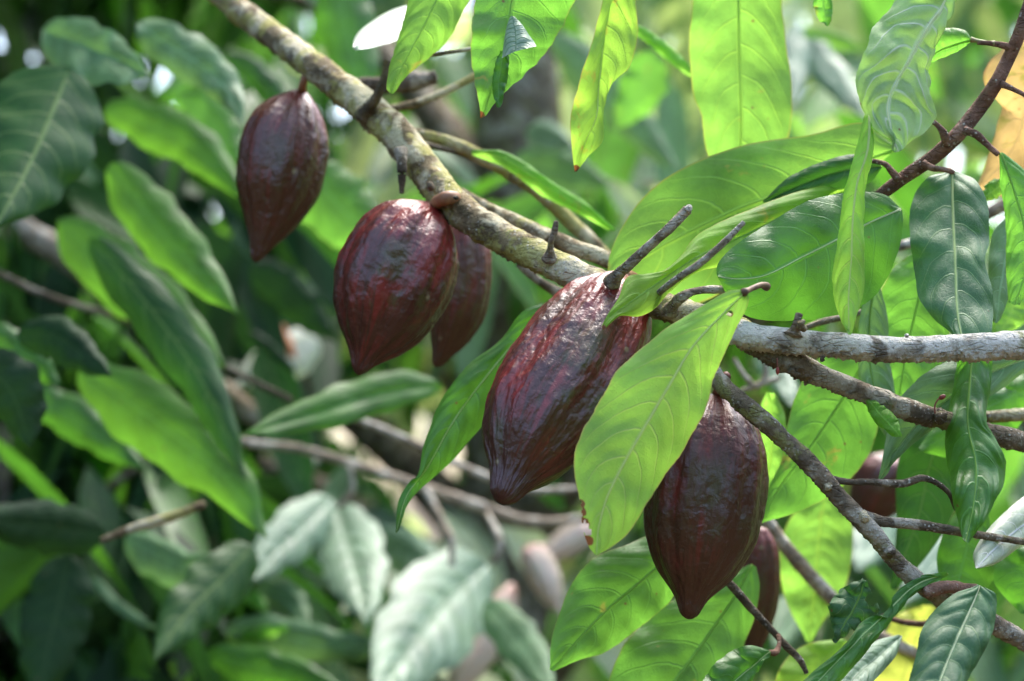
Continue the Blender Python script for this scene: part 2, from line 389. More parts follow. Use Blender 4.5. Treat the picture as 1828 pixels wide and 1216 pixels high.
# ------------------------------------------------------------------ pods
def pod_material(name, red, brown, green, redness=.5, sheen=.3, far=False):
    g = NT(name); uv = g.n('ShaderNodeUVMap').outputs[0]; tc = g.n('ShaderNodeTexCoord').outputs['Object']
    sx = g.n('ShaderNodeSeparateXYZ'); g.set(sx.inputs[0], uv); th, v = sx.outputs[0], sx.outputs[1]
    streak = g.noise(g.mapping(uv, (26, 2.2, 1)), 1.0, 5, .65, .4)
    blot = g.noise(tc, 26, 5, .6); fine = g.noise(tc, 170, 5, .65)
    wart = g.noise(tc, 110, 3, .55, .5)
    rd = g.math('ADD', g.math('MULTIPLY', streak, .6), g.math('MULTIPLY', blot, .5))
    rd = g.math('ADD', rd, g.math('MULTIPLY', v, -.22))
    c = g.mix(g.step(rd, .52 - .25 * redness, .68 - .2 * redness), brown, red)
    gm = g.math('MULTIPLY', g.step(g.noise(g.mapping(uv, (9, 3, 1), (4, 2, 0)), 1., 5, .65), .52, .68, 0, .75), g.step(v, .15, .6, .35, 1.))
    c = g.mix(gm, c, green)
    c = g.mix(g.step(fine, .40, .30, 0, .55), c, tuple(x * .45 for x in brown))
    c = g.mix(g.step(g.noise(tc, 320, 3, .6), .66, .74, 0, .5), c, (.26, .13, .1))
    fs = g.noise(g.mapping(uv, (75, 4, 1)), 1.0, 4, .6, .3)
    scv = g.n('ShaderNodeTexVoronoi'); g.set(scv.inputs['Vector'], tc); scv.inputs['Scale'].default_value = 60; scw = g.n('ShaderNodeSeparateColor'); g.set(scw.inputs[0], scv.outputs['Color'])
    scm = g.math('MULTIPLY', g.step(scv.outputs['Distance'], .08, .2, 1., 0.), g.math('GREATER_THAN', scw.outputs[0], .86))
    c = g.mix(g.math('MULTIPLY', scm, .6), c, (.30, .24, .14))
    h = g.math('ADD', g.math('MULTIPLY', wart, 1.1), g.math('MULTIPLY', fine, .45)); h = g.math('ADD', h, g.math('MULTIPLY', streak, .35)); h = g.math('ADD', h, g.math('MULTIPLY', fs, .45))
    nb = g.bump(h, .6, .003)
    rough = g.math('ADD', g.math('MULTIPLY', blot, .25), .22)
    return g.out(g.principled(c, rough, nb, .5, sheen))
PM = {
 'red':   pod_material('maroon pod skin', (.19, .017, .014), (.062, .016, .010), (.055, .06, .018), .6, .2),
 'brown': pod_material('brown maroon pod skin', (.14, .020, .013), (.068, .021, .010), (.065, .05, .018), .4, .12),
 'olive': pod_material('olive maroon pod skin', (.16, .03, .022), (.08, .03, .015), (.08, .075, .025), .5, .1),
 'pink':  pod_material('pale pink pod skin', (.62, .33, .26), (.55, .42, .30), (.5, .45, .32), .3, .4),
}
PSTALK = simple_mat('orange brown pod stalk', (.34, .17, .08), .55, (.22, .10, .05), 70)
PSTALKR = simple_mat('reddish pod stalk', (.26, .08, .05), .55, (.15, .05, .035), 70)
def pod(label, mat, axis, prof, d0, d1, stalk=None, smat=None, seed=0, rot=0., nb=5, ridge=.08, lump=.026, group='cacao pods hanging from the branch', n=(230, 200)):
    """axis: picture polyline top..tip, prof: half widths in px at equal steps"""
    NV, NT_ = n
    v = np.linspace(0, 1, NV)
    a = spline(axis, v); d = d0 + (d1 - d0) * v
    pts = P(a[:, 0], a[:, 1], d)
    pw = np.asarray(prof, float); xs = np.linspace(0, 1, len(pw))
    # monotone-ish smooth profile
    rpx = spline(np.stack([xs * 1000, pw], 1), v)[:, 1]
    rpx = np.clip(rpx, .5, None)
    # round the two ends
    rpx = rpx * np.sqrt(np.clip(1 - (1 - np.clip(v / .03, 0, 1))**2, 0, 1)) * np.sqrt(np.clip(1 - (1 - np.clip((1 - v) / .035, 0, 1))**2, 0, 1))
    rad = rpx * px2m(d)
    t = np.gradient(pts, axis=0); t /= np.linalg.norm(t, axis=1)[:, None]
    ref = np.array([0, 1., 0]); b = np.cross(t, ref); b /= np.linalg.norm(b, axis=1)[:, None]; nn = np.cross(b, t)
    th = np.linspace(np.pi / 2, 2.5 * np.pi, NT_ + 1)        # seam at the back
    dirs = b[:, None] * np.cos(th)[None, :, None] + nn[:, None] * np.sin(th)[None, :, None]
    env = np.clip(v / .10, 0, 1)**.7 * np.clip((1 - v) / .06, 0, 1)**.6
    rr = np.repeat(rad[:, None], NT_ + 1, 1).copy(); R0 = rad.max()
    for j in range(NT_ + 1):
        ph = th[j] + rot
        furrow = -abs(math.cos(ph * nb / 2))**6 * 1.1           # deep grooves
        shallow = -abs(math.sin(ph * nb / 2))**14 * .55
        k = (furrow + shallow + .22) * ridge
        kk = k * (env * (1 + .9 * np.clip((.3 - v) / .3, 0, 1)))
        rr[:, j] *= 1 + kk
        cx, cy = math.cos(th[j]), math.sin(th[j])
        for i in range(NV):
            q = Vector((cx * 2.6 + seed, cy * 2.6, v[i] * 6.5 + seed))
            l = mnoise.noise(q) * 1. + mnoise.noise(Vector((cx * 8 + seed, cy * 8, v[i] * 15))) * .62 + mnoise.noise(Vector((cx * 17, cy * 17 + seed, v[i] * 34))) * .33
            rr[i, j] += l * lump * R0 * env[i]
    V = pts[:, None] + dirs * rr[..., None]; V[:, -1] = V[:, 0]
    uv = np.stack(np.broadcast_arrays((th / (2 * np.pi) - .25)[None, :], v[:, None]), -1).reshape(-1, 2)
    root = thing('cacao_pod', pts[0], label, 'cacao pod', group)
    mesh_obj('husk', V.reshape(-1, 3), grid_faces(NV, NT_ + 1), PM[mat], root, uv)
    if stalk:
        p2, r2 = path(stalk, 2.5); tube('pod_stalk', p2, r2, smat or PSTALK, root, seg=16, noise=.1, freq=140)
    return root

# ================================================================== THE PLACE
# ground: leaf litter, one sheet to the horizon
gm = NT('leaf litter soil'); tcg = gm.n('ShaderNodeTexCoord').outputs['Object']
gcol = gm.mix(gm.step(gm.noise(tcg, 9, 6, .7), .4, .6), (.10, .065, .035), (.045, .04, .02))
GROUND = gm.out(gm.principled(gcol, .9, gm.bump(gm.noise(tcg, 20, 5), .8, .03), .2))
gs = 61; gx = np.sinh(np.linspace(-5, 5, gs)) * 8
GX, GY = np.meshgrid(gx, gx, indexing='ij')
GZ = np.array([[.06 * mnoise.noise(Vector((a * .5, b * .5, 0))) for b in gx] for a in gx])
tag(mesh_obj('ground', np.stack([GX, GY, GZ], -1).reshape(-1, 3), grid_faces(gs, gs), GROUND), kind='structure')

# ------------------------------------------------------------------ pods
pod('smallest maroon cacao pod at the far upper left end of the branch', 'brown',
    [(540, 160), (513, 240), (497, 320), (482, 390), (455, 468)], [8, 46, 68, 79, 82, 80, 73, 58, 40, 21, 7], 2.02, 1.98,
    [(556, 112, 16, 2.0), (548, 128, 14, 2.0), (541, 150, 14, 2.0), (539, 166, 18, 2.02)], PSTALK, seed=1, rot=.5)
pod('dull maroon cacao pod half hidden behind the round red pod', 'olive',
    [(822, 392), (828, 450), (822, 520), (805, 590), (777, 656)], [14, 40, 48, 52, 54, 55, 53, 46, 34, 19, 7], 2.00, 1.99,
    [(815, 370, 14, 1.93), (818, 385, 14, 1.96), (822, 396, 16, 2.0)], seed=12, rot=1.1, ridge=.08)
pod('plump red cacao pod hanging from a curved orange stalk in the middle', 'red',
    [(775, 366), (738, 425), (704, 500), (675, 580), (638, 669)], [12, 70, 92, 102, 105, 104, 97, 83, 60, 28, 7], 1.86, 1.82,
    [(812, 352, 22, 1.84), (800, 353, 24, 1.83), (786, 358, 24, 1.84), (774, 369, 24, 1.86)], seed=23, rot=.15, lump=.028)
pod('largest red cacao pod partly covered by the pale lime leaf', 'red',
    [(1112, 488), (1078, 564), (1024, 658), (962, 758), (893, 897)], [12, 72, 96, 108, 113, 114, 110, 99, 78, 41, 20], 1.78, 1.66,
    [(1130, 500, 26, 1.80), (1122, 492, 24, 1.79), (1112, 492, 26, 1.78)], seed=35, rot=-.15, lump=.032, n=(340, 320), ridge=.08)
pod('dark brown cacao pod with a blunt tip hanging right of the lime leaf', 'brown',
    [(1280, 702), (1272, 800), (1258, 900), (1243, 1000), (1229, 1106)], [14, 68, 92, 103, 107, 106, 102, 90, 68, 32, 13], 1.76, 1.72,
    [(1296, 672, 18, 1.72), (1290, 686, 20, 1.74), (1282, 706, 24, 1.76)], PSTALKR, seed=47, rot=.35, lump=.022, n=(300, 260))
pod('slim reddish cacao pod seen edge on behind the dark brown pod', 'olive',
    [(1358, 940), (1358, 1000), (1355, 1060), (1350, 1115), (1342, 1175)], [10, 25, 32, 35, 36, 36, 35, 31, 25, 16, 6], 2.02, 2.02, seed=58, group='cacao pods hanging behind', n=(90, 80))
pod('dark brown cacao pod in shade behind the lower right twigs', 'brown',
    [(1598, 808), (1588, 840), (1572, 870), (1552, 905), (1530, 945)], [8, 40, 50, 54, 54, 52, 48, 42, 32, 18, 6], 2.5, 2.5, seed=69, group='cacao pods hanging behind', n=(90, 80))
pod('blurred pale pink cacao pod low behind the pods', 'pink',
    [(940, 975), (960, 1005), (975, 1035), (985, 1062), (1000, 1095)], [7, 24, 28, 30, 30, 29, 27, 23, 18, 10, 4], 3.2, 3.15, seed=70, group='cacao pods hanging behind', n=(70, 60))
pod('blurred whitish pink cacao pod tucked behind the lime leaf tip', 'pink',
    [(1070, 940), (1040, 955), (1005, 975), (975, 990), (940, 1000)], [6, 24, 30, 32, 30, 28, 24, 20, 15, 9, 3], 3.3, 3.25, seed=81, group='cacao pods hanging behind', n=(70, 60))
pod('blurred tan cacao pod at the bottom edge', 'pink',
    [(915, 1040), (895, 1090), (865, 1150), (830, 1200), (800, 1270)], [6, 20, 29, 32, 33, 33, 32, 29, 22, 12, 4], 3.2, 3.1, seed=92, group='cacao pods hanging behind', n=(70, 60))

# ------------------------------------------------------------------ branches
branch('thick olive brown main branch that carries the pods', 'olive',
    [(340, -60, 46, 2.16), (430, 20, 46, 2.12), (500, 72, 47, 2.06), (560, 118, 51, 2.0), (640, 180, 58, 1.96), (700, 232, 60, 1.92), (745, 285, 60, 1.9), (790, 342, 58, 1.87),
     (845, 392, 60, 1.84), (905, 428, 58, 1.82), (960, 458, 55, 1.8), (1030, 492, 55, 1.78), (1100, 520, 52, 1.76), (1180, 545, 50, 1.74), (1250, 566, 48, 1.72), (1320, 592, 50, 1.71), (1345, 600, 40, 1.71)],
    parts=[('pod_scar', 'dark', [(716, 268, 26, 1.88), (718, 300, 18, 1.87), (717, 345, 9, 1.87)]),
           ('stub', 'twig', [(981, 462, 30, 1.78), (982, 448, 15, 1.775), (984, 430, 10, 1.77), (990, 412, 12, 1.77), (993, 395, 9, 1.77)]),
           ('knot', 'dark', [(775, 320, 20, 1.86), (768, 335, 22, 1.85), (760, 348, 14, 1.85)]),
           ('knot', 'dark', [(815, 372, 14, 1.82), (814, 350, 11, 1.81), (811, 336, 7, 1.81)]),
           ('stub', 'brown', [(650, 206, 40, 1.93), (660, 192, 25, 1.92), (668, 180, 20, 1.91), (684, 148, 16, 1.9), (692, 108, 12, 1.9)])],
    under=.5, seg=40, step=3.2, nz=.12)
branch('pale grey branch running level to the right edge', 'pale',
    [(1305, 588, 46, 1.712), (1345, 602, 48, 1.70), (1400, 608, 46, 1.70), (1460, 614, 44, 1.70), (1530, 619, 46, 1.69), (1600, 624, 46, 1.69), (1680, 621, 46, 1.69), (1760, 618, 50, 1.68), (1850, 614, 52, 1.68), (1960, 606, 52, 1.68)],
    parts=[('stub', 'twig', [(1416, 598, 34, 1.69), (1418, 590, 22, 1.69), (1422, 578, 14, 1.685), (1427, 560, 14, 1.685)]),
           ('bark_flake', 'olive', [(1436, 588, 12, 1.685), (1428, 580, 14, 1.68), (1436, 572, 6, 1.68)]),
           ('bark_flake', 'dark', [(1470, 634, 8, 1.68), (1466, 645, 5, 1.68), (1472, 642, 3, 1.68)]),
           ('knot', 'pale', [(1619, 604, 14, 1.68), (1620, 597, 8, 1.68)])],
    under=.7, seg=48, step=1.8, nz=.1, seed=4)
branch('rough brown branch forking down below the pale one', 'brown',
    [(1325, 600, 44, 1.712), (1370, 626, 44, 1.71), (1410, 645, 44, 1.71), (1480, 676, 38, 1.72), (1560, 708, 36, 1.73), (1640, 738, 38, 1.74), (1690, 750, 34, 1.75), (1760, 772, 34, 1.77), (1850, 792, 34, 1.78), (1940, 806, 32, 1.8)],
    parts=[('knot', 'brown', [(1466, 668, 34, 1.715), (1470, 672, 34, 1.715)]), ('knot', 'brown', [(1590, 716, 30, 1.725), (1594, 718, 30, 1.725)]), ('knot', 'dark', [(1665, 742, 34, 1.735), (1680, 748, 40, 1.735), (1690, 752, 30, 1.735)]),
           ('bark_flake', 'dark', [(1412, 660, 14, 1.70), (1418, 668, 10, 1.70), (1428, 668, 5, 1.70)])],
    under=.8, seg=48, step=1.8, nz=.15, seed=9)
branch('mossy brown twig slanting down in front of the dark pod', 'brown',
    [(1272, 650, 20, 1.70), (1284, 680, 30, 1.69), (1340, 732, 34, 1.68), (1400, 784, 32, 1.68), (1450, 832, 34, 1.68), (1500, 890, 32, 1.68), (1550, 942, 32, 1.68), (1600, 1002, 32, 1.69), (1650, 1046, 34, 1.7), (1720, 1086, 38, 1.72), (1800, 1128, 34, 1.74), (1900, 1190, 32, 1.76)],
    parts=[('side_twig', 'dark', [(1470, 852, 14, 1.69), (1510, 860, 12, 1.69), (1560, 861, 13, 1.69), (1610, 864, 15, 1.7), (1650, 854, 12, 1.7), (1690, 876, 9, 1.71), (1706, 910, 6, 1.72)]),
           ('side_twig', 'brown', [(1535, 918, 22, 1.68), (1570, 930, 20, 1.69), (1640, 937, 19, 1.7), (1706, 948, 16, 1.71), (1760, 957, 14, 1.73), (1860, 972, 12, 1.75)]),
           ('side_twig', 'red', [(1650, 1058, 24, 1.69), (1690, 1048, 24, 1.69), (1725, 1050, 18, 1.7), (1742, 1046, 8, 1.71)]),
           ('knot', 'olive', [(1476, 868, 26, 1.675), (1480, 874, 24, 1.675)]), ('knot', 'olive', [(1540, 922, 34, 1.675), (1544, 930, 32, 1.675)]), ('knot', 'brown', [(1585, 984, 32, 1.68), (1590, 990, 30, 1.68)])],
    under=.5, seg=40, step=2, nz=.14, seed=14)
branch('thin bare twig behind the bottom of the dark pod', 'dark',
    [(1285, 1022, 14, 1.80), (1310, 1050, 15, 1.80), (1340, 1085, 14, 1.80), (1375, 1122, 13, 1.80), (1405, 1155, 13, 1.8), (1428, 1178, 12, 1.8), (1440, 1202, 8, 1.8)],
    parts=[('side_twig', 'red', [(1390, 1134, 9, 1.79), (1391, 1150, 8, 1.78), (1384, 1165, 12, 1.77), (1370, 1164, 8, 1.76)])], seg=14, step=3)
branch('straight tan branch crossing behind at lower right', 'far',
    [(1350, 905, 20, 2.1), (1380, 945, 22, 2.1), (1430, 1010, 26, 2.1), (1490, 1072, 27, 2.1), (1550, 1125, 26, 2.1), (1620, 1160, 22, 2.1), (1660, 1180, 16, 2.1)], seed=3)
branch('smooth reddish brown branch curving up to the upper right corner', 'red',
    [(1545, 372, 18, 1.80), (1572, 348, 22, 1.79), (1620, 312, 25, 1.78), (1670, 278, 27, 1.77), (1710, 240, 28, 1.76), (1750, 190, 28, 1.76), (1780, 145, 26, 1.75), (1800, 105, 24, 1.75), (1822, 55, 24, 1.74), (1850, -30, 24, 1.74)],
    parts=[('side_twig', 'red', [(1812, 88, 16, 1.745), (1795, 82, 14, 1.745), (1765, 77, 9, 1.745), (1745, 76, 9, 1.745)]),
           ('side_twig', 'red', [(1788, 150, 14, 1.745), (1810, 160, 9, 1.74), (1850, 180, 8, 1.74)]),
           ('side_twig', 'red', [(1690, 258, 16, 1.76), (1686, 240, 15, 1.755), (1676, 226, 10, 1.755), (1662, 214, 9, 1.755)]),
           ('side_twig', 'red', [(1722, 232, 16, 1.75), (1742, 240, 15, 1.745), (1760, 256, 12, 1.745), (1782, 276, 10, 1.74)]),
           ('side_twig', 'red', [(1604, 322, 16, 1.77), (1594, 308, 14, 1.77), (1578, 292, 9, 1.77), (1556, 287, 8, 1.78)]),
           ('side_twig', 'red', [(1648, 292, 15, 1.765), (1665, 300, 12, 1.76), (1685, 303, 9, 1.76), (1702, 308, 8, 1.755)])],
    seg=24, step=4, nz=.05)
branch('lichen spotted branch passing behind above the main branch', 'olive',
    [(690, 235, 18, 2.02), (750, 240, 20, 2.02), (820, 262, 24, 2.04), (900, 302, 26, 2.06), (965, 345, 28, 2.06), (1020, 398, 28, 2.06), (1060, 435, 26, 2.05), (1100, 480, 24, 2.05)], seed=21, seg=18)
branch('mossy branch close behind the main branch centre', 'olive',
    [(820, 345, 22, 1.92), (870, 372, 24, 1.92), (940, 405, 28, 1.9), (1010, 436, 30, 1.88), (1085, 465, 30, 1.87), (1150, 500, 26, 1.85)], seed=25, seg=20)
branch('thin bare shoot above the lichen spotted branch', 'dark',
    [(745, 255, 10, 2.0), (800, 268, 11, 2.03), (870, 288, 12, 2.08), (925, 290, 6, 2.1)], seg=10)
branch('thin branch passing under the main branch behind the big pod', 'brown',
    [(925, 470, 14, 1.95), (960, 500, 16, 1.95), (1000, 525, 20, 1.95), (1060, 560, 18, 1.95)], seg=12)
branch('broken dead snag sticking out above the main branch', 'dark',
    [(640, 150, 22, 2.1), (690, 152, 30, 2.1), (740, 146, 32, 2.1), (778, 138, 26, 2.1)], seg=20, nz=.25, step=3)
branch('slender olive twig rising right behind the main branch', 'olive',
    [(690, 196, 16, 2.05), (740, 186, 16, 2.05), (790, 166, 15, 2.05), (850, 135, 13, 2.05), (900, 110, 10, 2.05)], seg=12)
branch('hair thin dry twig between the lime leaf and folded leaf', 'far',
    [(720, 106, 6, 1.86), (770, 98, 7, 1.86), (850, 86, 7, 1.86)], seg=8)
branch('cut brown stub rising between big pod and large lime leaf', 'twig',
    [(1092, 504, 34, 1.73), (1102, 492, 23, 1.72), (1120, 476, 20, 1.71), (1150, 447, 18, 1.70), (1190, 412, 18, 1.69), (1228, 374, 18, 1.69)], parts=[('broken_end', 'far', [(1226, 376, 15, 1.686), (1231, 371, 13, 1.686), (1235, 370, 8, 1.686)])], seg=18, step=3)
branch('dark thin dead twig leaning over the yellowish leaf', 'brown',
    [(1170, 528, 11, 1.70), (1205, 500, 13, 1.665), (1250, 470, 13, 1.655), (1290, 435, 12, 1.65), (1328, 397, 9, 1.65)], seg=12, step=3)
branch('short crooked dark twig arching off the main branch', 'twig',
    [(1196, 556, 34, 1.71), (1202, 546, 21, 1.70), (1215, 532, 20, 1.69), (1240, 520, 14, 1.69), (1290, 517, 15, 1.70), (1320, 524, 10, 1.70)], seg=14, step=3)
branch('thin tan twig behind the pale branch near the drooping leaf', 'far',
    [(1430, 588, 10, 1.85), (1470, 574, 12, 1.85), (1520, 562, 12, 1.86), (1580, 545, 8, 1.86)], seg=10)
branch('pale stem behind the right hand glossy leaf', 'pale',
    [(1560, 450, 16, 2.0), (1620, 436, 18, 2.0), (1700, 415, 20, 2.0), (1770, 378, 22, 2.0), (1850, 330, 22, 2.0)], seg=12)
branch('short green mossy branch at right edge below the pale one', 'olive',
    [(1700, 752, 18, 1.88), (1760, 745, 22, 1.88), (1850, 738, 24, 1.88)], seg=14)
branch('forked pinkish twig behind in the gap below the fork', 'far',
    [(1310, 640, 8, 2.2), (1330, 672, 10, 2.2), (1350, 690, 12, 2.2), (1366, 672, 11, 2.2), (1366, 640, 8, 2.2)], parts=[('side_twig', 'far', [(1320, 700, 8, 2.2), (1350, 688, 12, 2.2), (1392, 675, 8, 2.2)])], seg=10)
branch('long blurred tan branch across the lower middle', 'far',
    [(400, 775, 14, 2.90), (450, 792, 15, 2.90), (530, 800, 15, 2.90), (640, 832, 18, 2.90), (760, 872, 18, 2.90), (860, 905, 20, 2.90), (950, 932, 18, 2.90), (1040, 926, 14, 2.90), (1100, 920, 10, 2.90)],
    parts=[('side_twig', 'far', [(760, 875, 14, 2.89), (785, 925, 15, 2.87), (805, 965, 14, 2.85), (806, 1010, 10, 2.85)]),
           ('side_twig', 'far', [(625, 835, 10, 2.89), (628, 875, 12, 2.89), (605, 905, 12, 2.89)]),
           ('side_twig', 'far', [(868, 915, 10, 2.89), (892, 965, 14, 2.85), (880, 1005, 12, 2.85)])], seg=12, nz=.15)
branch('blurred straw coloured branch behind the middle pods', 'far',
    [(600, 735, 12, 2.75), (680, 765, 14, 2.75), (760, 800, 14, 2.75), (870, 852, 15, 2.75), (960, 875, 14, 2.75), (1050, 872, 10, 2.75)], seg=12)
branch('blurred bright green shoot at lower left', 'olive',
    [(180, 965, 10, 2.3), (240, 942, 16, 2.3), (300, 925, 18, 2.3), (365, 900, 14, 2.3)], seg=12)
branch('thin dark blurred twig across the left leaves', 'dark',
    [(-40, 470, 12, 2.7), (90, 530, 12, 2.7), (250, 580, 13, 2.7), (340, 630, 13, 2.7), (430, 670, 12, 2.7), (520, 715, 12, 2.7)], seg=10)
branch('blurred grey brown limb slanting behind the left leaves', 'far',
    [(20, 400, 50, 3.4), (150, 480, 50, 3.4), (270, 590, 46, 3.4), (400, 700, 40, 3.4), (560, 830, 36, 3.4)], seg=12)
branch('thin twig curling behind the yellow leaf at lower right', 'red',
    [(1575, 1100, 10, 1.95), (1620, 1112, 11, 1.95), (1660, 1112, 11, 1.95), (1680, 1095, 10, 1.95), (1672, 1078, 8, 1.95)], seg=10)

def bud(label, stem, a, b, wd, d):
    p, r = path([(x, y, 3, d) for x, y in stem], 2); root = thing('flower_bud', p[0], label, 'flower bud', 'small cacao flower buds')
    tube('stem', p, r, PSTALKR, root, seg=8, noise=0)
    n = 14; t = np.linspace(0, 1, n); q = np.outer(1 - t, a) + np.outer(t, b)
    tube('bud', P(q[:, 0], q[:, 1], d), wd / 2 * np.sqrt(np.clip(np.sin(np.pi * (t * .96 + .02)), 0, 1)) * px2m(d), BUD, root, seg=12, noise=.06, freq=200)
BUD = simple_mat('red flower bud', (.30, .05, .035), .5, (.16, .03, .02), 200)
bud('red flower bud standing up on a curved stem on the forked branch', [(1669, 738), (1669, 724), (1674, 714), (1679, 710)], (1676, 712), (1688, 706), 9, 1.70)
bud('tiny brown flower bud dangling under the branch fork', [(1387, 640), (1388, 656)], (1388, 655), (1388, 669), 7, 1.69)

# ------------------------------------------------------------------ leaves in and near focus
G1 = 'cacao leaves hanging around the pods'
def lf(label, mat, d0, d1, **kw): return leaf(label, d0, d1, mat, group=G1, **kw)
lf('pale lime leaf with a bitten brown tip lying across the largest pod', 'main', 1.62, 1.585, sharp=True, rib='pale', nv=9, wave=.0022, fl=.010, fr=.014, arch=.003,
   L=[(1328, 517), (1300, 520), (1244, 552), (1174, 598), (1105, 659), (1065, 726), (1030, 790), (1025, 840), (1036, 898), (1040, 942), (1052, 978), (1064, 990)],
   M=[(1330, 521), (1285, 566), (1237, 619), (1198, 683), (1170, 730), (1113, 829), (1083, 890), (1068, 945), (1065, 990)],
   Rr=[(1333, 520), (1338, 537), (1314, 588), (1279, 663), (1253, 741), (1218, 807), (1179, 862), (1148, 912), (1122, 952), (1090, 978), (1066, 990)],
   stalk=([(1328, 522, 1.618), (1345, 514, 1.63), (1360, 509, 1.64), (1368, 512, 1.65)], 13, STALK),
   burn=[(1036, 900, 7), (1042, 935, 10), (1050, 965, 8), (1040, 915, 6), (1303, 560, 5)], bite=[(1043, 940, 9), (1050, 950, 7), (1036, 910, 4), (1034, 898, 4), (1303, 560, 4.5), (1168, 886, 5), (1036, 922, 4)], jag=.8)
lf('wavy yellow spotted leaf draped over the top of the largest pod', 'spotty', 1.82, 1.655, sharp=True, rib='mid', fl=.004, fr=.006, wave=.003, nv=7, ribw=.8, burn=[(1077, 585, 4)],
   L=[(1525, 326), (1460, 334), (1414, 345), (1339, 374), (1264, 408), (1235, 430), (1214, 458), (1185, 482), (1150, 489), (1120, 494), (1104, 532), (1086, 560), (1073, 584)],
   M=[(1525, 334), (1420, 374), (1336, 417), (1270, 446), (1220, 474), (1165, 512), (1118, 545), (1088, 568), (1075, 588)],
   Rr=[(1525, 345), (1440, 400), (1360, 452), (1290, 474), (1238, 489), (1190, 528), (1168, 552), (1140, 565), (1108, 564), (1095, 573), (1077, 590)])
lf('broad dark green leaf with a thin pale midrib above the branch fork', 'green', 1.74, 1.69, sharp=True, rib='cream', nv=8, fl=.012, fr=.010, wave=.004, quilt=.0008, ribw=.9,
   L=[(1606, 372), (1580, 348), (1540, 342), (1500, 345), (1440, 360), (1370, 400), (1310, 440), (1283, 468), (1278, 485), (1281, 492)],
   M=[(1608, 374), (1560, 394), (1500, 425), (1430, 460), (1365, 492), (1320, 498), (1282, 494)],
   Rr=[(1610, 376), (1612, 400), (1600, 460), (1565, 525), (1530, 550), (1480, 565), (1400, 573), (1335, 565), (1300, 530), (1283, 496)])
lf('very large lime leaf glowing behind the yellow spotted leaf', 'lime', 1.86, 1.84, sharp=True, rib='mid', nv=8, fl=.01, fr=.02,
   L=[(1600, 262), (1570, 240), (1535, 219), (1450, 240), (1330, 258), (1240, 290), (1170, 332), (1120, 390), (1090, 450), (1083, 498)],
   M=[(1600, 266), (1490, 308), (1371, 353), (1318, 373), (1208, 425), (1130, 470), (1084, 500)],
   Rr=[(1598, 268), (1500, 345), (1400, 440), (1310, 510), (1220, 550), (1140, 540), (1085, 504)])
lf('wide lime leaf hanging from the top edge right of centre', 'lime', 1.93, 1.92, sharp=True, rib='mid', nv=7, fl=.008, fr=.012, ribw=1.2,
   L=[(1300, -120), (1250, -60), (1232, 40), (1230, 90), (1238, 170), (1252, 210), (1262, 272), (1290, 320), (1310, 345)],
   M=[(1316, -120), (1318, 0), (1320, 120), (1322, 240), (1316, 345)],
   Rr=[(1330, -120), (1384, -60), (1398, 30), (1405, 90), (1414, 160), (1410, 235), (1390, 290), (1350, 330), (1320, 346)])
lf('crinkled silvery green leaf hanging by the reddish branch', 'crinkle', 1.72, 1.67, sharp=True, rib='cream', nv=9, crumple=.007, fl=.008, fr=.024, wave=.006, quilt=.0034, ribw=1.3, jag=1.2,
   L=[(1700, -40), (1620, -30), (1585, 20), (1558, 55), (1540, 100), (1528, 135), (1535, 175), (1550, 215), (1570, 235), (1590, 250), (1602, 270)],
   M=[(1712, -40), (1675, 20), (1640, 70), (1610, 128), (1585, 185), (1590, 230), (1604, 271)],
   Rr=[(1722, -36), (1705, 5), (1670, 60), (1655, 110), (1660, 160), (1668, 205), (1655, 232), (1630, 250), (1607, 272)])
lf('narrow rolled yellow green leaf drooping to touch the pale branch', 'main', 1.66, 1.64, sharp=True, rib='pale', nv=10, fl=.022, fr=.03, wave=.004, jag=.8,
   L=[(1543, 205), (1535, 240), (1520, 300), (1505, 370), (1502, 405), (1492, 455), (1486, 520), (1500, 568), (1514, 598)],
   M=[(1552, 207), (1548, 270), (1530, 330), (1522, 400), (1520, 470), (1515, 530), (1516, 598)],
   Rr=[(1560, 235), (1556, 272), (1540, 330), (1534, 395), (1538, 455), (1543, 525), (1530, 560), (1519, 598)])
lf('small dark blue green leaf behind the rolled drooping leaf', 'dark', 1.80, 1.82, sharp=True, rib='mid', nv=6, fl=.001, fr=-.001, wave=.001, quilt=.0006,
   L=[(1572, 292), (1545, 278), (1510, 277), (1450, 295), (1400, 322), (1362, 360)], M=[(1574, 296), (1500, 306), (1430, 330), (1362, 361)],
   Rr=[(1574, 300), (1550, 328), (1480, 340), (1420, 348), (1364, 362)])
lf('glossy oval dark leaf hanging in front of the pale branch end', 'glossy', 1.80, 1.69, sharp=True, rib='pale', nv=8, fl=.012, fr=.010, wave=.004, quilt=.0013, ribw=1.3,
   L=[(1694, 307), (1655, 318), (1628, 360), (1624, 420), (1632, 480), (1640, 530), (1668, 570), (1700, 598), (1712, 625)],
   M=[(1699, 307), (1702, 400), (1706, 490), (1709, 560), (1722, 625)],
   Rr=[(1706, 307), (1742, 322), (1764, 370), (1766, 430), (1758, 470), (1772, 520), (1772, 575), (1765, 605), (1740, 626)],
   stalk=([(1700, 309, 1.80), (1697, 303, 1.79), (1688, 302, 1.77), (1672, 301, 1.755)], 8, STALK))
lf('long creased green leaf hanging below the pale branch at right', 'green', 1.78, 1.68, sharp=True, rib='mid', nv=9, fl=.02, fr=.012, wave=.008, quilt=.0018, jag=.8,
   L=[(1712, 612), (1704, 680), (1690, 750), (1687, 800), (1695, 850), (1702, 900), (1712, 940), (1722, 968)],
   M=[(1738, 612), (1730, 700), (1728, 760), (1742, 830), (1738, 900), (1724, 968)],
   Rr=[(1775, 612), (1768, 690), (1762, 750), (1792, 812), (1796, 850), (1780, 890), (1758, 930), (1726, 968)])
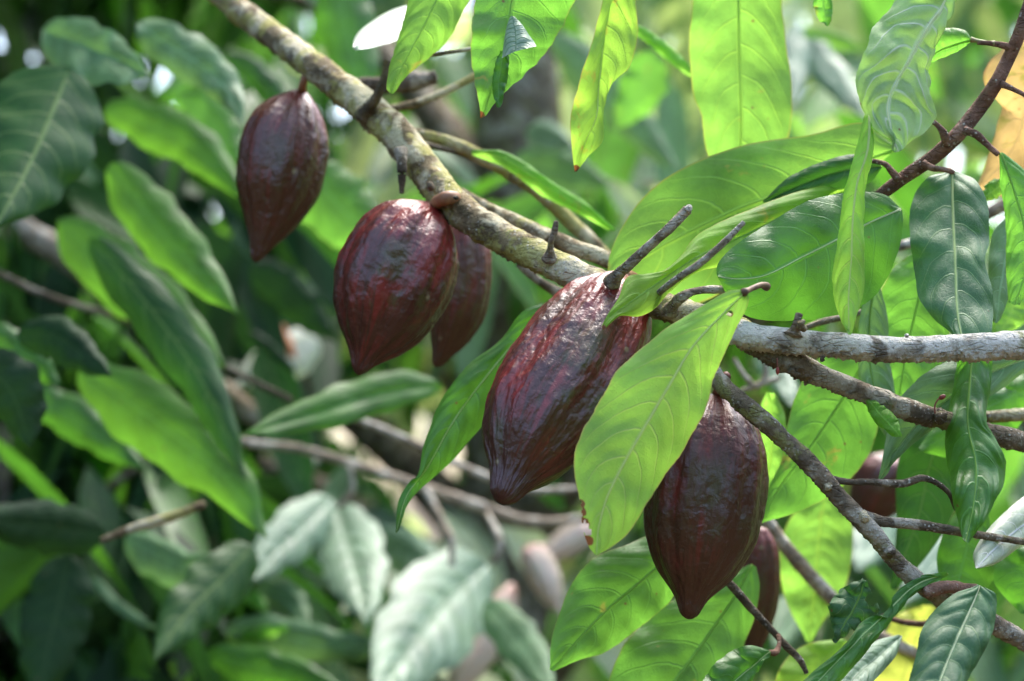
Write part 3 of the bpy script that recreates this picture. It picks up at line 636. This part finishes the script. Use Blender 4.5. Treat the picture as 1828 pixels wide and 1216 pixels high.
lf('small light green leaf on a brown stalk at upper right', 'fresh', 1.745, 1.76, sharp=True, rib='mid', nv=4, fl=.004, fr=.006, wave=.0005, quilt=.0004, crumple=.0005,
   L=[(1734, 68), (1722, 54), (1690, 50), (1668, 58), (1660, 85), (1652, 112)], M=[(1735, 71), (1705, 80), (1675, 92), (1652, 112)], Rr=[(1734, 75), (1705, 90), (1675, 104), (1654, 113)],
   stalk=([(1733, 71, 1.745), (1755, 75, 1.745), (1775, 78, 1.745)], 9, STALKG))
lf('folded green leaf with a ragged tip at the top centre', 'fresh', 1.76, 1.74, sharp=True, rib='mid', nv=8, fl=-.012, fr=.03, wave=.004, jag=1., burn=[(858, 206, 7)],
   L=[(870, -60), (850, -10), (840, 85), (847, 140), (853, 175), (856, 192), (858, 210)], M=[(930, -60), (912, 10), (905, 70), (893, 115), (876, 165), (860, 211)],
   Rr=[(1070, -60), (1030, -5), (1000, 55), (965, 105), (925, 145), (890, 175), (862, 210)])
lf('small silvery curled leaf flap on the folded green leaf', 'silver', 1.715, 1.70, nu=30, fl=.012, fr=.012, wave=.001, quilt=.0003,
   L=[(913, 28), (905, 55), (899, 80), (896, 104)], M=[(914, 28), (920, 55), (921, 78), (920, 92)], Rr=[(916, 30), (936, 52), (952, 72), (958, 83)])
lf('slim green leaf hanging edge on inside the folded leaf', 'green', 1.71, 1.71, nu=30, L=[(893, 90), (888, 130), (886, 165), (889, 192)], M=[(900, 90), (893, 130), (889, 165), (891, 192)], Rr=[(908, 92), (903, 130), (898, 160), (893, 190)])
lf('glowing yellow lime leaf hanging from the top left of centre', 'lime', 1.84, 1.80, sharp=True, rib='mid', nv=7, fl=.01, fr=.02,
   L=[(760, -80), (732, -20), (722, 30), (708, 80), (695, 125), (690, 158), (696, 166)], M=[(830, -80), (790, -20), (760, 40), (728, 100), (706, 145), (698, 167)],
   Rr=[(880, -80), (850, -20), (828, 20), (800, 70), (755, 112), (722, 140), (701, 167)])
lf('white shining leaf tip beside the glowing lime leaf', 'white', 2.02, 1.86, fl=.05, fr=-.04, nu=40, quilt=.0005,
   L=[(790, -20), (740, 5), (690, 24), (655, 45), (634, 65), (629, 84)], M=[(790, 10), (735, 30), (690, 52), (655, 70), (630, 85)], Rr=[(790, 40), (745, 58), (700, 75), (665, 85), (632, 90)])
lf('twisted pale and lime leaf with a burnt tip at top right of centre', 'spotty', 1.80, 1.78, sharp=True, rib='pale', nv=9, fl=-.02, fr=.016, wave=.004, burn=[(1027, 304, 8)],
   L=[(1095, -60), (1078, -5), (1062, 60), (1045, 105), (1032, 150), (1018, 215), (1020, 255), (1026, 306)], M=[(1115, -60), (1090, 0), (1078, 60), (1070, 150), (1066, 200), (1046, 250), (1027, 307)],
   Rr=[(1140, -60), (1135, 0), (1138, 60), (1124, 118), (1092, 150), (1072, 195), (1076, 250), (1050, 280), (1029, 307)])
lf('dull green leaf with a long drip tip left of the largest pod', 'green', 1.86, 1.80, sharp=True, rib='pale', nv=9, fl=.004, fr=.014, ribw=.8,
   L=[(985, 538), (935, 555), (890, 610), (832, 655), (785, 720), (757, 790), (745, 850), (714, 895), (706, 950)], M=[(990, 542), (925, 605), (865, 675), (808, 755), (765, 830), (726, 885), (707, 952)],
   Rr=[(1000, 548), (940, 615), (900, 680), (882, 735), (840, 785), (805, 825), (755, 865), (722, 905), (709, 950)])
lf('bright green leaf below the lime leaf and left of the dark pod', 'fresh', 1.86, 1.80, sharp=True, rib='mid', nv=8, fl=.008, fr=.012,
   L=[(1215, 975), (1170, 955), (1120, 972), (1060, 996), (1022, 1040), (1000, 1090), (983, 1150), (983, 1196)], M=[(1230, 975), (1170, 1016), (1130, 1050), (1085, 1088), (1030, 1145), (984, 1197)],
   Rr=[(1240, 985), (1215, 1040), (1190, 1080), (1145, 1118), (1080, 1165), (1035, 1178), (986, 1198)])
lf('large green leaf at the bottom edge beneath the dark pod', 'fresh', 1.90, 1.84, sharp=True, rib='mid', nv=8, fl=.004, fr=.008,
   L=[(1336, 1010), (1290, 1030), (1230, 1058), (1165, 1095), (1115, 1150), (1085, 1220), (1070, 1300)], M=[(1342, 1008), (1320, 1050), (1276, 1118), (1218, 1200), (1120, 1320)],
   Rr=[(1350, 1012), (1356, 1050), (1345, 1110), (1310, 1180), (1250, 1250), (1150, 1330)])
lf('dark leaf with a torn edge on a hooked stalk at the bottom', 'green', 1.76, 1.72, sharp=True, rib='pale', nv=6, fl=.004, fr=.008, ribw=.7, jag=.8,
   L=[(1372, 1160), (1335, 1152), (1300, 1165), (1270, 1192), (1240, 1240)], M=[(1374, 1163), (1345, 1188), (1310, 1218), (1270, 1260)], Rr=[(1376, 1166), (1352, 1195), (1335, 1230), (1295, 1265)])
lf('broad backlit green leaf right of the dark pod under the fork', 'fresh', 1.90, 1.86, sharp=True, rib='mid', nv=7, fl=.008, fr=.008,
   L=[(1545, 600), (1480, 625), (1432, 680), (1405, 760), (1395, 820), (1372, 870), (1352, 930)], M=[(1560, 610), (1510, 702), (1442, 804), (1400, 858), (1355, 932)],
   Rr=[(1572, 620), (1572, 720), (1556, 800), (1510, 862), (1440, 908), (1358, 934)])
lf('yellow green leaf peeking out right of the dark pod', 'lime', 1.95, 1.95, L=[(1368, 700), (1352, 740), (1350, 800), (1358, 880)], M=[(1374, 700), (1378, 760), (1376, 820), (1362, 882)], Rr=[(1382, 702), (1402, 745), (1396, 820), (1368, 880)])
lf('bright green leaf standing behind the glossy oval leaf', 'fresh', 1.86, 1.84, sharp=True, rib='mid', nv=7,
   L=[(1645, 440), (1590, 485), (1565, 570), (1570, 650), (1600, 720)], M=[(1655, 445), (1640, 530), (1620, 620), (1602, 722)], Rr=[(1662, 445), (1692, 540), (1690, 630), (1640, 700), (1604, 724)])
lf('narrow grey green leaf hanging behind the branch fork', 'grey', 1.82, 1.80, sharp=True, rib='mid', nv=9, fl=.004, fr=.01,
   L=[(1556, 500), (1536, 560), (1532, 640), (1540, 710), (1590, 790)], M=[(1562, 500), (1552, 580), (1554, 660), (1570, 730), (1594, 792)], Rr=[(1568, 500), (1584, 560), (1588, 640), (1600, 720), (1598, 790)])
lf('grey green leaf with a bright rim reaching in from the right edge', 'grey', 1.80, 1.76, sharp=True, rib='pale', nv=8, fl=.002, fr=-.004,
   L=[(1850, 620), (1760, 632), (1680, 650), (1620, 695), (1590, 750), (1568, 855)], M=[(1850, 634), (1760, 670), (1690, 715), (1625, 772), (1568, 857)], Rr=[(1850, 648), (1780, 700), (1700, 745), (1640, 785), (1600, 822), (1570, 858)])
lf('tiny bright folded leaf hanging under the forked branch', 'lime', 1.72, 1.70, nu=30, L=[(1545, 715), (1555, 740), (1580, 768), (1606, 781)], M=[(1550, 714), (1570, 740), (1592, 762), (1607, 781)], Rr=[(1560, 716), (1588, 736), (1604, 758), (1608, 780)])
lf('broad dark leaf in shade behind the mossy twig', 'dark', 1.96, 1.94, L=[(1680, 740), (1620, 770), (1600, 850), (1600, 940), (1590, 1050)], M=[(1690, 740), (1660, 830), (1640, 920), (1592, 1052)], Rr=[(1700, 740), (1720, 830), (1700, 920), (1650, 1000), (1596, 1054)])
lf('green leaf behind the brown tipped leaf at lower right', 'green', 1.90, 1.88, L=[(1730, 880), (1690, 940), (1672, 1000), (1690, 1080)], M=[(1740, 880), (1730, 960), (1715, 1020), (1700, 1090)], Rr=[(1755, 885), (1772, 960), (1776, 1030), (1710, 1090)])
lf('rounded green leaf cut by the right edge at lower right', 'green', 1.84, 1.84, L=[(1880, 965), (1820, 978), (1782, 1005), (1775, 1040), (1822, 1096)], M=[(1890, 990), (1850, 1020), (1824, 1097)], Rr=[(1900, 1010), (1880, 1060), (1827, 1097)])
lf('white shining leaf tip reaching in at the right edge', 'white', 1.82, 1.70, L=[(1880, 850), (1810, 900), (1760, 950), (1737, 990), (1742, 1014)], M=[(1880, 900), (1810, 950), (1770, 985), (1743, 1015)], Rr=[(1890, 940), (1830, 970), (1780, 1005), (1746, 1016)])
lf('wide glossy green leaf at the bottom right corner', 'glossy', 1.66, 1.56, sharp=True, rib='cream', nv=8, fl=.008, fr=.012, quilt=.0018, wave=.003,
   L=[(1745, 1046), (1700, 1062), (1650, 1115), (1635, 1170), (1622, 1215), (1600, 1290)], M=[(1750, 1047), (1722, 1110), (1692, 1180), (1650, 1290)], Rr=[(1756, 1048), (1778, 1062), (1774, 1120), (1752, 1170), (1725, 1220), (1680, 1300)])
lf('long narrow leaf running to the bottom edge from the red twig', 'green', 1.70, 1.62, sharp=True, rib='pale', nv=10, fl=.004, fr=.006, wave=.004, ribw=.7,
   L=[(1690, 1021), (1640, 1030), (1605, 1058), (1580, 1092), (1545, 1112), (1500, 1158), (1450, 1200), (1400, 1250)], M=[(1692, 1023), (1640, 1042), (1600, 1075), (1555, 1120), (1500, 1175), (1420, 1260)], Rr=[(1692, 1026), (1640, 1056), (1600, 1090), (1565, 1140), (1515, 1200), (1450, 1270)])
lf('crumpled dark green leaf with a chewed rim at lower right', 'glossy', 1.74, 1.72, sharp=True, rib='mid', nv=5, wave=.007, jag=1.4, fl=.01, fr=.01,
   L=[(1540, 1034), (1505, 1048), (1482, 1075), (1480, 1100), (1488, 1130), (1488, 1147)], M=[(1543, 1035), (1530, 1075), (1510, 1110), (1490, 1148)], Rr=[(1548, 1036), (1556, 1060), (1570, 1090), (1545, 1115), (1510, 1130), (1492, 1149)], bite=[(1556, 1070, 11)])
lf('pale shining leaf at the bottom edge beside the long narrow leaf', 'silver', 1.84, 1.70, fl=.004, fr=.004, L=[(1605, 1133), (1560, 1145), (1510, 1180), (1460, 1250)], M=[(1608, 1135), (1570, 1170), (1530, 1205), (1490, 1250)], Rr=[(1610, 1138), (1600, 1170), (1570, 1205), (1520, 1255)])
lf('blurred bright yellow leaf low behind the bottom right leaves', 'yellow', 2.1, 2.1, L=[(1650, 1080), (1600, 1100), (1575, 1150), (1550, 1250)], M=[(1660, 1080), (1640, 1130), (1620, 1180), (1600, 1260)], Rr=[(1672, 1085), (1690, 1130), (1670, 1190), (1640, 1260)])
lf('large veined lime leaf hanging behind the mossy twig', 'lime', 2.12, 2.10, nu=60, nv=11, quilt=.002, w=None,
   L=[(1462, 870), (1408, 930), (1392, 985), (1396, 1050), (1415, 1100), (1442, 1145)], M=[(1475, 870), (1462, 960), (1455, 1050), (1443, 1147)], Rr=[(1488, 872), (1520, 930), (1522, 990), (1508, 1050), (1480, 1095), (1446, 1146)])
lf('yellow green leaf low in the gap beside the thin bare twig', 'spotty', 1.96, 1.94, L=[(1505, 1140), (1440, 1150), (1400, 1180), (1370, 1250)], M=[(1510, 1143), (1470, 1180), (1420, 1250)], Rr=[(1515, 1148), (1500, 1190), (1460, 1260)])
lf('orange dying leaf hanging at the right edge', 'orange', 1.92, 1.94, L=[(1860, 20), (1800, 75), (1760, 125), (1762, 160), (1790, 185), (1778, 230), (1765, 280), (1745, 330)], M=[(1880, 30), (1840, 120), (1830, 200), (1800, 280), (1748, 335)],
   Rr=[(1900, 50), (1900, 150), (1880, 230), (1850, 300), (1800, 350), (1752, 338)], jag=2.)
lf('bright green pointed leaf hanging at the right edge', 'fresh', 1.74, 1.72, sharp=True, rib='mid', nv=9, L=[(1784, 274), (1786, 330), (1796, 400), (1795, 470), (1800, 540)], M=[(1786, 273), (1810, 340), (1830, 420), (1832, 480), (1810, 545)], Rr=[(1788, 273), (1830, 305), (1862, 380), (1865, 460), (1820, 545)])
lf('pale veined leaf between the glossy leaf and the right edge', 'grey', 1.84, 1.80, fl=.01, fr=.01, nu=50, L=[(1800, 385), (1772, 415), (1764, 470), (1768, 530), (1775, 575)], M=[(1806, 385), (1798, 440), (1788, 500), (1777, 577)], Rr=[(1812, 388), (1822, 440), (1806, 510), (1780, 577)])
lf('small bright leaf beside the glossy oval leaf top', 'lime', 1.84, 1.84, nu=24, L=[(1790, 318), (1765, 325), (1752, 352)], M=[(1792, 325), (1775, 340), (1753, 355)], Rr=[(1792, 332), (1782, 350), (1756, 357)])
lf('light green leaf lit from behind near the right edge', 'lime', 1.95, 1.93, L=[(1800, 520), (1770, 545), (1775, 600)], M=[(1812, 520), (1805, 560), (1778, 602)], Rr=[(1830, 525), (1835, 570), (1782, 604)])
lf('tiny ragged leaf tip hanging from the top edge', 'fresh', 1.8, 1.8, nu=24, L=[(1460, -20), (1452, 10), (1462, 28), (1474, 46)], M=[(1470, -20), (1470, 10), (1474, 30), (1475, 47)], Rr=[(1482, -20), (1482, 12), (1480, 32), (1476, 47)])
lf('long thin lime blade lying over the lichen spotted branch', 'lime', 1.98, 2.0, L=[(842, 268), (890, 270), (930, 292), (975, 325), (1040, 362), (1098, 412)], M=[(842, 272), (890, 280), (935, 305), (985, 340), (1040, 372), (1098, 413)], Rr=[(842, 276), (885, 290), (925, 312), (975, 350), (1035, 380), (1096, 414)])
lf('thin bright green blade behind the twisted leaf', 'lime', 2.1, 2.1, L=[(1120, 35), (1160, 60), (1200, 92), (1240, 130)], M=[(1120, 42), (1160, 68), (1200, 100), (1240, 134)], Rr=[(1120, 48), (1160, 76), (1196, 108), (1236, 140)])
lf('green leaf between the forked branch and the pale branch at right', 'green', 1.92, 1.9, L=[(1800, 690), (1740, 700), (1700, 720), (1640, 800)], M=[(1820, 700), (1760, 730), (1700, 770), (1644, 804)], Rr=[(1850, 720), (1790, 790), (1720, 820), (1650, 808)])
lf('lime leaf at right between the two lower branches', 'fresh', 2.0, 2.0, L=[(1880, 650), (1820, 670), (1770, 700), (1740, 740)], M=[(1880, 690), (1820, 705), (1745, 745)], Rr=[(1890, 730), (1830, 745), (1750, 750)])

# ------------------------------------------------------------------ leaves out of focus, one by one
G2 = 'blurred cacao leaves behind'
def bl(label, mat, d0, d1, M, w, **kw): return leaf(label, 1.7 + (d0 - 1.7) * 1.35, 1.7 + (d1 - 1.7) * 1.35, mat, M=M, w=w, group=G2, wave=kw.pop('wave', .0025), quilt=kw.pop('quilt', .0009), prof=kw.pop('prof', 1.4), **kw)
bl('wavy pale green leaf at the upper left corner', 'grey', 2.3, 2.15, [(75, 55), (130, 75), (190, 100), (268, 135)], (48, 62), wave=.008, fl=.0, fr=-.03)
bl('pale green pointed leaf left above the smallest pod', 'grey', 2.3, 2.2, [(245, 42), (300, 80), (370, 125), (415, 175), (433, 224)], (42, 42), wave=.008)
bl('huge dull green leaf at the left edge', 'dark', 2.15, 2.05, [(125, 120), (90, 210), (50, 300), (-10, 410)], (95, 115), fl=.03, fr=.04)
bl('bright green leaf reaching behind the smallest pod from the left', 'mid', 2.5, 2.4, [(185, 192), (270, 225), (350, 265), (440, 360)], (45, 42))
bl('bright green leaf touching the left side of the smallest pod', 'fresh', 2.6, 2.55, [(320, 170), (380, 220), (430, 300)], (45, 45))
bl('long bright green leaf slanting across the left middle', 'mid', 2.35, 2.25, [(196, 292), (260, 380), (340, 470), (426, 562)], (52, 48))
bl('mid green leaf below the long bright leaf at left', 'mid', 2.45, 2.35, [(105, 392), (200, 480), (300, 560), (405, 658)], (55, 58), seed=3)
bl('largest bright green leaf hanging at the lower left', 'mid', 2.3, 2.2, [(140, 655), (220, 710), (330, 790), (410, 860), (477, 962)], (62, 66), seed=8)
bl('dark lance shaped leaf crossing between the left leaves', 'dark', 2.28, 2.22, [(160, 425), (260, 540), (360, 680), (440, 860)], (44, 48))
bl('dull green leaf tucked at lower left under the dark lance', 'green', 2.5, 2.45, [(45, 700), (130, 745), (195, 790), (262, 840)], (38, 38))
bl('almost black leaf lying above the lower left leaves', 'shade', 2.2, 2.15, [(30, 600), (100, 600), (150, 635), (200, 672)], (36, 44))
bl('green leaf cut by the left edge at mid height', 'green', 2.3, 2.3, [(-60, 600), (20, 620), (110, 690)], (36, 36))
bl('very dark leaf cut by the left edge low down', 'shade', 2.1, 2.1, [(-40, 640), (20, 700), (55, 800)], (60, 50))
bl('flat green leaf pointing left of the largest pod leaf', 'mid', 2.3, 2.2, [(790, 690), (700, 700), (580, 735), (428, 778)], (34, 40), fl=-.01)
bl('bright green leaf between the smallest and the round red pod', 'fresh', 2.45, 2.4, [(560, 290), (590, 350), (640, 400), (700, 450)], (60, 66))
bl('deep green leaf behind the top of the main branch', 'green', 2.6, 2.55, [(600, -60), (620, 60), (660, 200)], (55, 50))
bl('deep green leaf behind the smallest pod top', 'dark', 2.8, 2.8, [(400, 95), (455, 130), (500, 190), (540, 270)], (24, 24))
bl('grey leaf lying level at the left edge low down', 'shade', 2.4, 2.25, [(190, 955), (110, 945), (30, 935), (-60, 930)], (48, 48))
bl('pale edged leaf curving below the green shoot', 'grey', 2.5, 2.35, [(225, 955), (280, 985), (340, 1010), (425, 990)], (28, 48))
bl('drooping dark leaf left of the silvery leaves', 'dark', 2.35, 2.25, [(452, 975), (390, 1040), (330, 1100), (275, 1180)], (54, 54))
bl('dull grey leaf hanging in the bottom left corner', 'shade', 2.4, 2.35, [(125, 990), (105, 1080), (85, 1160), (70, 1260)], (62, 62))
bl('thin pale blade in the dark lower left', 'grey', 2.6, 2.5, [(165, 1030), (215, 1085), (285, 1125)], (9, 9))
bl('silvery leaf pointing down left beside the dark drooping leaf', 'silver', 2.75, 2.55, [(590, 890), (545, 935), (490, 985), (440, 1045)], (46, 48), nv=9, quilt=.004)
bl('silvery leaf hanging straight down at lower middle', 'silver', 2.8, 2.5, [(600, 900), (620, 960), (640, 1030), (655, 1115)], (60, 64), nv=10, quilt=.005)
bl('largest silvery leaf with clear veins at the bottom middle', 'silver', 2.7, 2.4, [(868, 1005), (815, 1050), (750, 1130), (665, 1250)], (92, 88), nv=11, quilt=.007)
bl('silvery leaf lying behind the largest silvery leaf', 'silver', 2.9, 2.65, [(640, 960), (700, 975), (750, 1000), (800, 1060)], (38, 42))
bl('grey green leaf hanging right of the largest silvery leaf', 'grey', 2.6, 2.45, [(868, 1075), (905, 1120), (945, 1170), (990, 1240)], (40, 40))
bl('pale drooping leaf at bottom below the silvery leaves', 'grey', 2.7, 2.6, [(455, 1045), (490, 1060), (525, 1085), (552, 1120)], (34, 22))
bl('dim grey green leaf along the bottom left of middle', 'grey', 2.6, 2.5, [(395, 1125), (480, 1130), (580, 1150), (720, 1160)], (34, 36))
bl('dim leaf at the bottom edge under the grey green one', 'green', 2.55, 2.45, [(370, 1165), (450, 1185), (540, 1205), (620, 1235)], (32, 40))
bl('small bright leaf fleck at the bottom left of middle', 'lime', 2.6, 2.6, [(305, 1180), (322, 1195), (345, 1225)], (17, 17))
bl('small bright green blade among the grey leaves', 'lime', 2.6, 2.55, [(405, 1140), (450, 1135), (515, 1120)], (14, 14))
bl('small green curled leaf beside the pale drooping leaf', 'fresh', 2.6, 2.55, [(430, 1055), (455, 1070), (480, 1095)], (14, 14))
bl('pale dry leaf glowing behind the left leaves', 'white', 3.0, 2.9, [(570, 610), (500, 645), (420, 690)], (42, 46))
bl('rust orange dry leaf behind the left leaves', 'rust', 2.95, 2.9, [(450, 560), (485, 590), (530, 640)], (22, 26))
bl('dark narrow leaf crossing the pale dry leaf', 'shade', 2.8, 2.8, [(440, 590), (480, 620), (530, 665)], (9, 9))
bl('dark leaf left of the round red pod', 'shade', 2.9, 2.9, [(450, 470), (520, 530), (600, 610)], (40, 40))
bl('pale round leaf far behind right of the trunk', 'silver', 3.0, 2.8, [(940, 235), (975, 245), (1025, 262)], (30, 26))
bl('broad blurred green leaf right of the trunk', 'grey', 3.1, 2.9, [(910, 300), (980, 300), (1090, 330)], (40, 42))
bl('long pale blurred leaf behind the twisted leaf', 'grey', 3.0, 2.9, [(985, 60), (1060, 140), (1140, 230), (1215, 310)], (40, 40))
bl('pale leaf slanting beside the wide lime leaf', 'silver', 3.0, 2.85, [(1430, 60), (1470, 115), (1510, 165), (1550, 215)], (30, 30))
bl('pale upright leaf right of the wide lime leaf', 'silver', 3.0, 2.9, [(1415, 40), (1422, 110), (1418, 190)], (26, 26))
bl('bright blurred strip leaf near the top right', 'lime', 3.0, 2.95, [(1420, 55), (1480, 68), (1550, 90)], (15, 15))
bl('deep green leaf hanging behind the folded leaf', 'fresh', 2.8, 2.8, [(1165, 90), (1150, 150), (1100, 230)], (40, 45))
bl('silvery leaf in the gap right of the mossy twig', 'silver', 2.7, 2.6, [(1600, 920), (1560, 960), (1530, 1020)], (44, 44))
bl('pale leaf behind the brown tipped leaf at right', 'silver', 2.6, 2.5, [(1700, 960), (1660, 1010), (1610, 1080)], (36, 36))
bl('grey leaf low behind the thin bare twig', 'grey', 2.7, 2.6, [(1460, 1060), (1420, 1100), (1380, 1160)], (40, 40))
bl('pale leaf in the gap under the branch fork', 'silver', 2.6, 2.5, [(1350, 640), (1390, 670), (1420, 730)], (24, 26))

# ------------------------------------------------------------------ trees and foliage further back; left shade, right glare put into leaf colours
def leaf_cloud(name, cen, nrm_dir, length, width, mats, parent=None, weights=None, label=None, cat=None, group=None, kind=None, up=.5):
    """many separate drooping leaves as one crown mesh: cen (n,3) positions"""
    n = len(cen); NU, NS = 7, 3
    u = np.linspace(0, 1, NU); s = np.array([-1., 0, 1.])
    prof = np.clip(u, 0, 1)**.5 * np.clip(1 - u, 0, 1)**.6 * 1.45 + .01
    ax = rng.normal(0, 1, (n, 3)); ax[:, 2] = -np.abs(ax[:, 2]) * .8 - .45; ax /= np.linalg.norm(ax, axis=1)[:, None]
    q = rng.normal(0, 1, (n, 3)); sd_ = np.cross(ax, q); sd_ /= np.linalg.norm(sd_, axis=1)[:, None]
    nn = np.cross(sd_, ax); nn *= np.sign(nn[:, 2:3] + 1e-9)
    Ls = length * rng.uniform(.6, 1.15, n); Ws = width * rng.uniform(.7, 1.15, n)
    dro = rng.uniform(.05, .35, n)
    U, S = np.meshgrid(u, s, indexing='ij'); U = U.ravel(); S = S.ravel(); pr = np.repeat(prof, NS)
    V = (cen[:, None] + ax[:, None] * (U * 1.)[None, :, None] * Ls[:, None, None]
         + sd_[:, None] * (S * pr)[None, :, None] * Ws[:, None, None] / 2
         + nn[:, None] * (np.abs(S) * pr * .18)[None, :, None] * Ws[:, None, None]
         - np.array([0, 0, 1.]) * (U**2)[None, :, None] * (dro * Ls)[:, None, None])
    f = grid_faces(NU, NS); F = (f[None] + (np.arange(n) * NU * NS)[:, None, None]).reshape(-1, 4)
    uv = np.tile(np.stack([U, S * .5 + .5], -1), (n, 1))
    mi = np.repeat(rng.choice(len(mats), n, p=weights), len(f))
    o = mesh_obj(name, V.reshape(-1, 3), F, [LM[m] for m in mats], parent, uv, origin=cen.mean(0), matidx=mi)
    return tag(o, label, cat, group, kind) if parent is None else o
def bg_tree(label, x, y, h, rad, nl, mats, weights, zlo=.3, bark_='brown', trad=.06, group='cacao trees standing behind', L_=.30, W_=.10):
    root = thing('cacao_tree', (x, y, 0), label, 'tree', group)
    z = np.linspace(0, h * .8, 24); wob_ = rng.uniform(0, 6)
    pts = np.stack([x + .07 * np.sin(z * 1.7 + wob_), y + .05 * np.cos(z * 1.9 + wob_), z], 1)
    tube('trunk', pts, trad * (1 - .45 * z / z.max()), BK[bark_], root, seg=18, noise=.12, freq=9)
    tips = []
    for k in range(9):
        a = rng.uniform(0, 2 * np.pi); z0 = rng.uniform(.35, .95) * h * .75; j = int(np.argmin(abs(z - z0)))
        t = np.linspace(0, 1, 14)[:, None]; e = pts[j] + np.array([math.cos(a) * rad, math.sin(a) * rad, rng.uniform(.1, .5) * h * .4])
        q = pts[j] * (1 - t) + e * t + np.array([0, 0, 1]) * np.sin(np.pi * t) * .15 * rad
        tube('limb', q, np.interp(t[:, 0], [0, 1], [trad * .4, .006]), BK[bark_], root, seg=9, noise=.1, freq=15); tips.append(q[3:])
    tp = np.vstack(tips); c = tp[rng.integers(0, len(tp), nl)] + rng.normal(0, .2, (nl, 3)) * np.array([rad, rad * .6, .9])
    c[:, 2] = np.clip(c[:, 2], zlo, None)
    leaf_cloud('crown', c, None, L_, W_, mats, root, weights)
    return root
bg_tree('cacao tree with shade-painted leaves standing at far left behind the leaves', -1.15, 3.9, 2.6, .62, 900, ['shade', 'dark', 'green'], [.6, .3, .1], trad=.05)
bg_tree('cacao tree with a brown trunk visible behind the middle of the branch', -.05, 4.1, 3.4, .9, 240, ['green', 'fresh', 'grey', 'pale'], [.25, .25, .3, .2], zlo=2.05, trad=.13)
bg_tree('light green cacao tree behind the right hand branches', 1.05, 4.4, 2.6, .9, 700, ['fresh', 'lime', 'grey', 'pale'], [.22, .08, .3, .4])
bg_tree('low cacao bush with grey leaves behind the bottom middle', -.15, 3.7, 1.45, .6, 420, ['grey', 'silver', 'pale', 'dark'], [.25, .3, .37, .08], trad=.03)
bg_tree('slender dark cacao sapling close behind the left leaves', -.80, 3.25, 2.0, .36, 520, ['shade', 'dark', 'green'], [.45, .35, .2], zlo=.8, trad=.02)
bg_tree('dark low cacao bush at the lower left', -.85, 3.2, 1.5, .45, 700, ['shade', 'dark', 'green'], [.6, .3, .1], trad=.03)

def ring(n, r0, r1, z0, z1, gap=None, a0=0, a1=2 * np.pi):
    a = rng.uniform(a0, a1, n); r = rng.uniform(r0, r1, n); z = z0 + (z1 - z0) * rng.uniform(0, 1, n)**.9
    c = np.stack([r * np.sin(a), r * np.cos(a), z], 1)
    if gap is not None:
        k = np.array([mnoise.noise(Vector((p[0] * .9, p[1] * .9, p[2] * .9))) for p in c]); c = c[k > gap]
    return c
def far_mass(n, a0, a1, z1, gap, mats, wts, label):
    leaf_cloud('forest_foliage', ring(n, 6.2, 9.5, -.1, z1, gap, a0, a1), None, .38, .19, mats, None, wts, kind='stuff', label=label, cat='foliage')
far_mass(9500, R(-60), R(-9.5), 6.0, -.45, ['shade', 'dark', 'green'], [.7, .27, .03], 'shade-painted mass of plantation foliage far behind the left leaves')  # left side shade put in through darker leaf materials
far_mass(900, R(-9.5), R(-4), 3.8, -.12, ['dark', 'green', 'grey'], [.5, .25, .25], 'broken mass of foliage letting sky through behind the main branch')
far_mass(8500, R(-4), R(60), 4.4, -.17, ['fresh', 'grey', 'silver', 'pale'], [.06, .12, .22, .60], 'glare-painted mass of plantation foliage far behind the right leaves')  # lens glare and sky sheen put in through paler leaf materials
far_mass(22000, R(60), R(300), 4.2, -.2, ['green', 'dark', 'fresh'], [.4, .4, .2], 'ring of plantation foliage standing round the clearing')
nshade = 3400
cs = np.stack([rng.uniform(-3.4, -.42, nshade), rng.uniform(1.9, 6.2, nshade), rng.uniform(3.0, 4.2, nshade)], 1)
kk = np.array([mnoise.noise(Vector((p[0] * 1.3, p[1] * 1.3, 3.))) for p in cs]); cs = cs[kk > -.22]
leaf_cloud('added_shade_canopy', cs, None, .40, .17, ['dark', 'green'], None, [.7, .3], kind='stuff', label='unseen overhead foliage added to shade the left', cat='foliage')  # unseen canopy, added overhead to block sun and darken the left
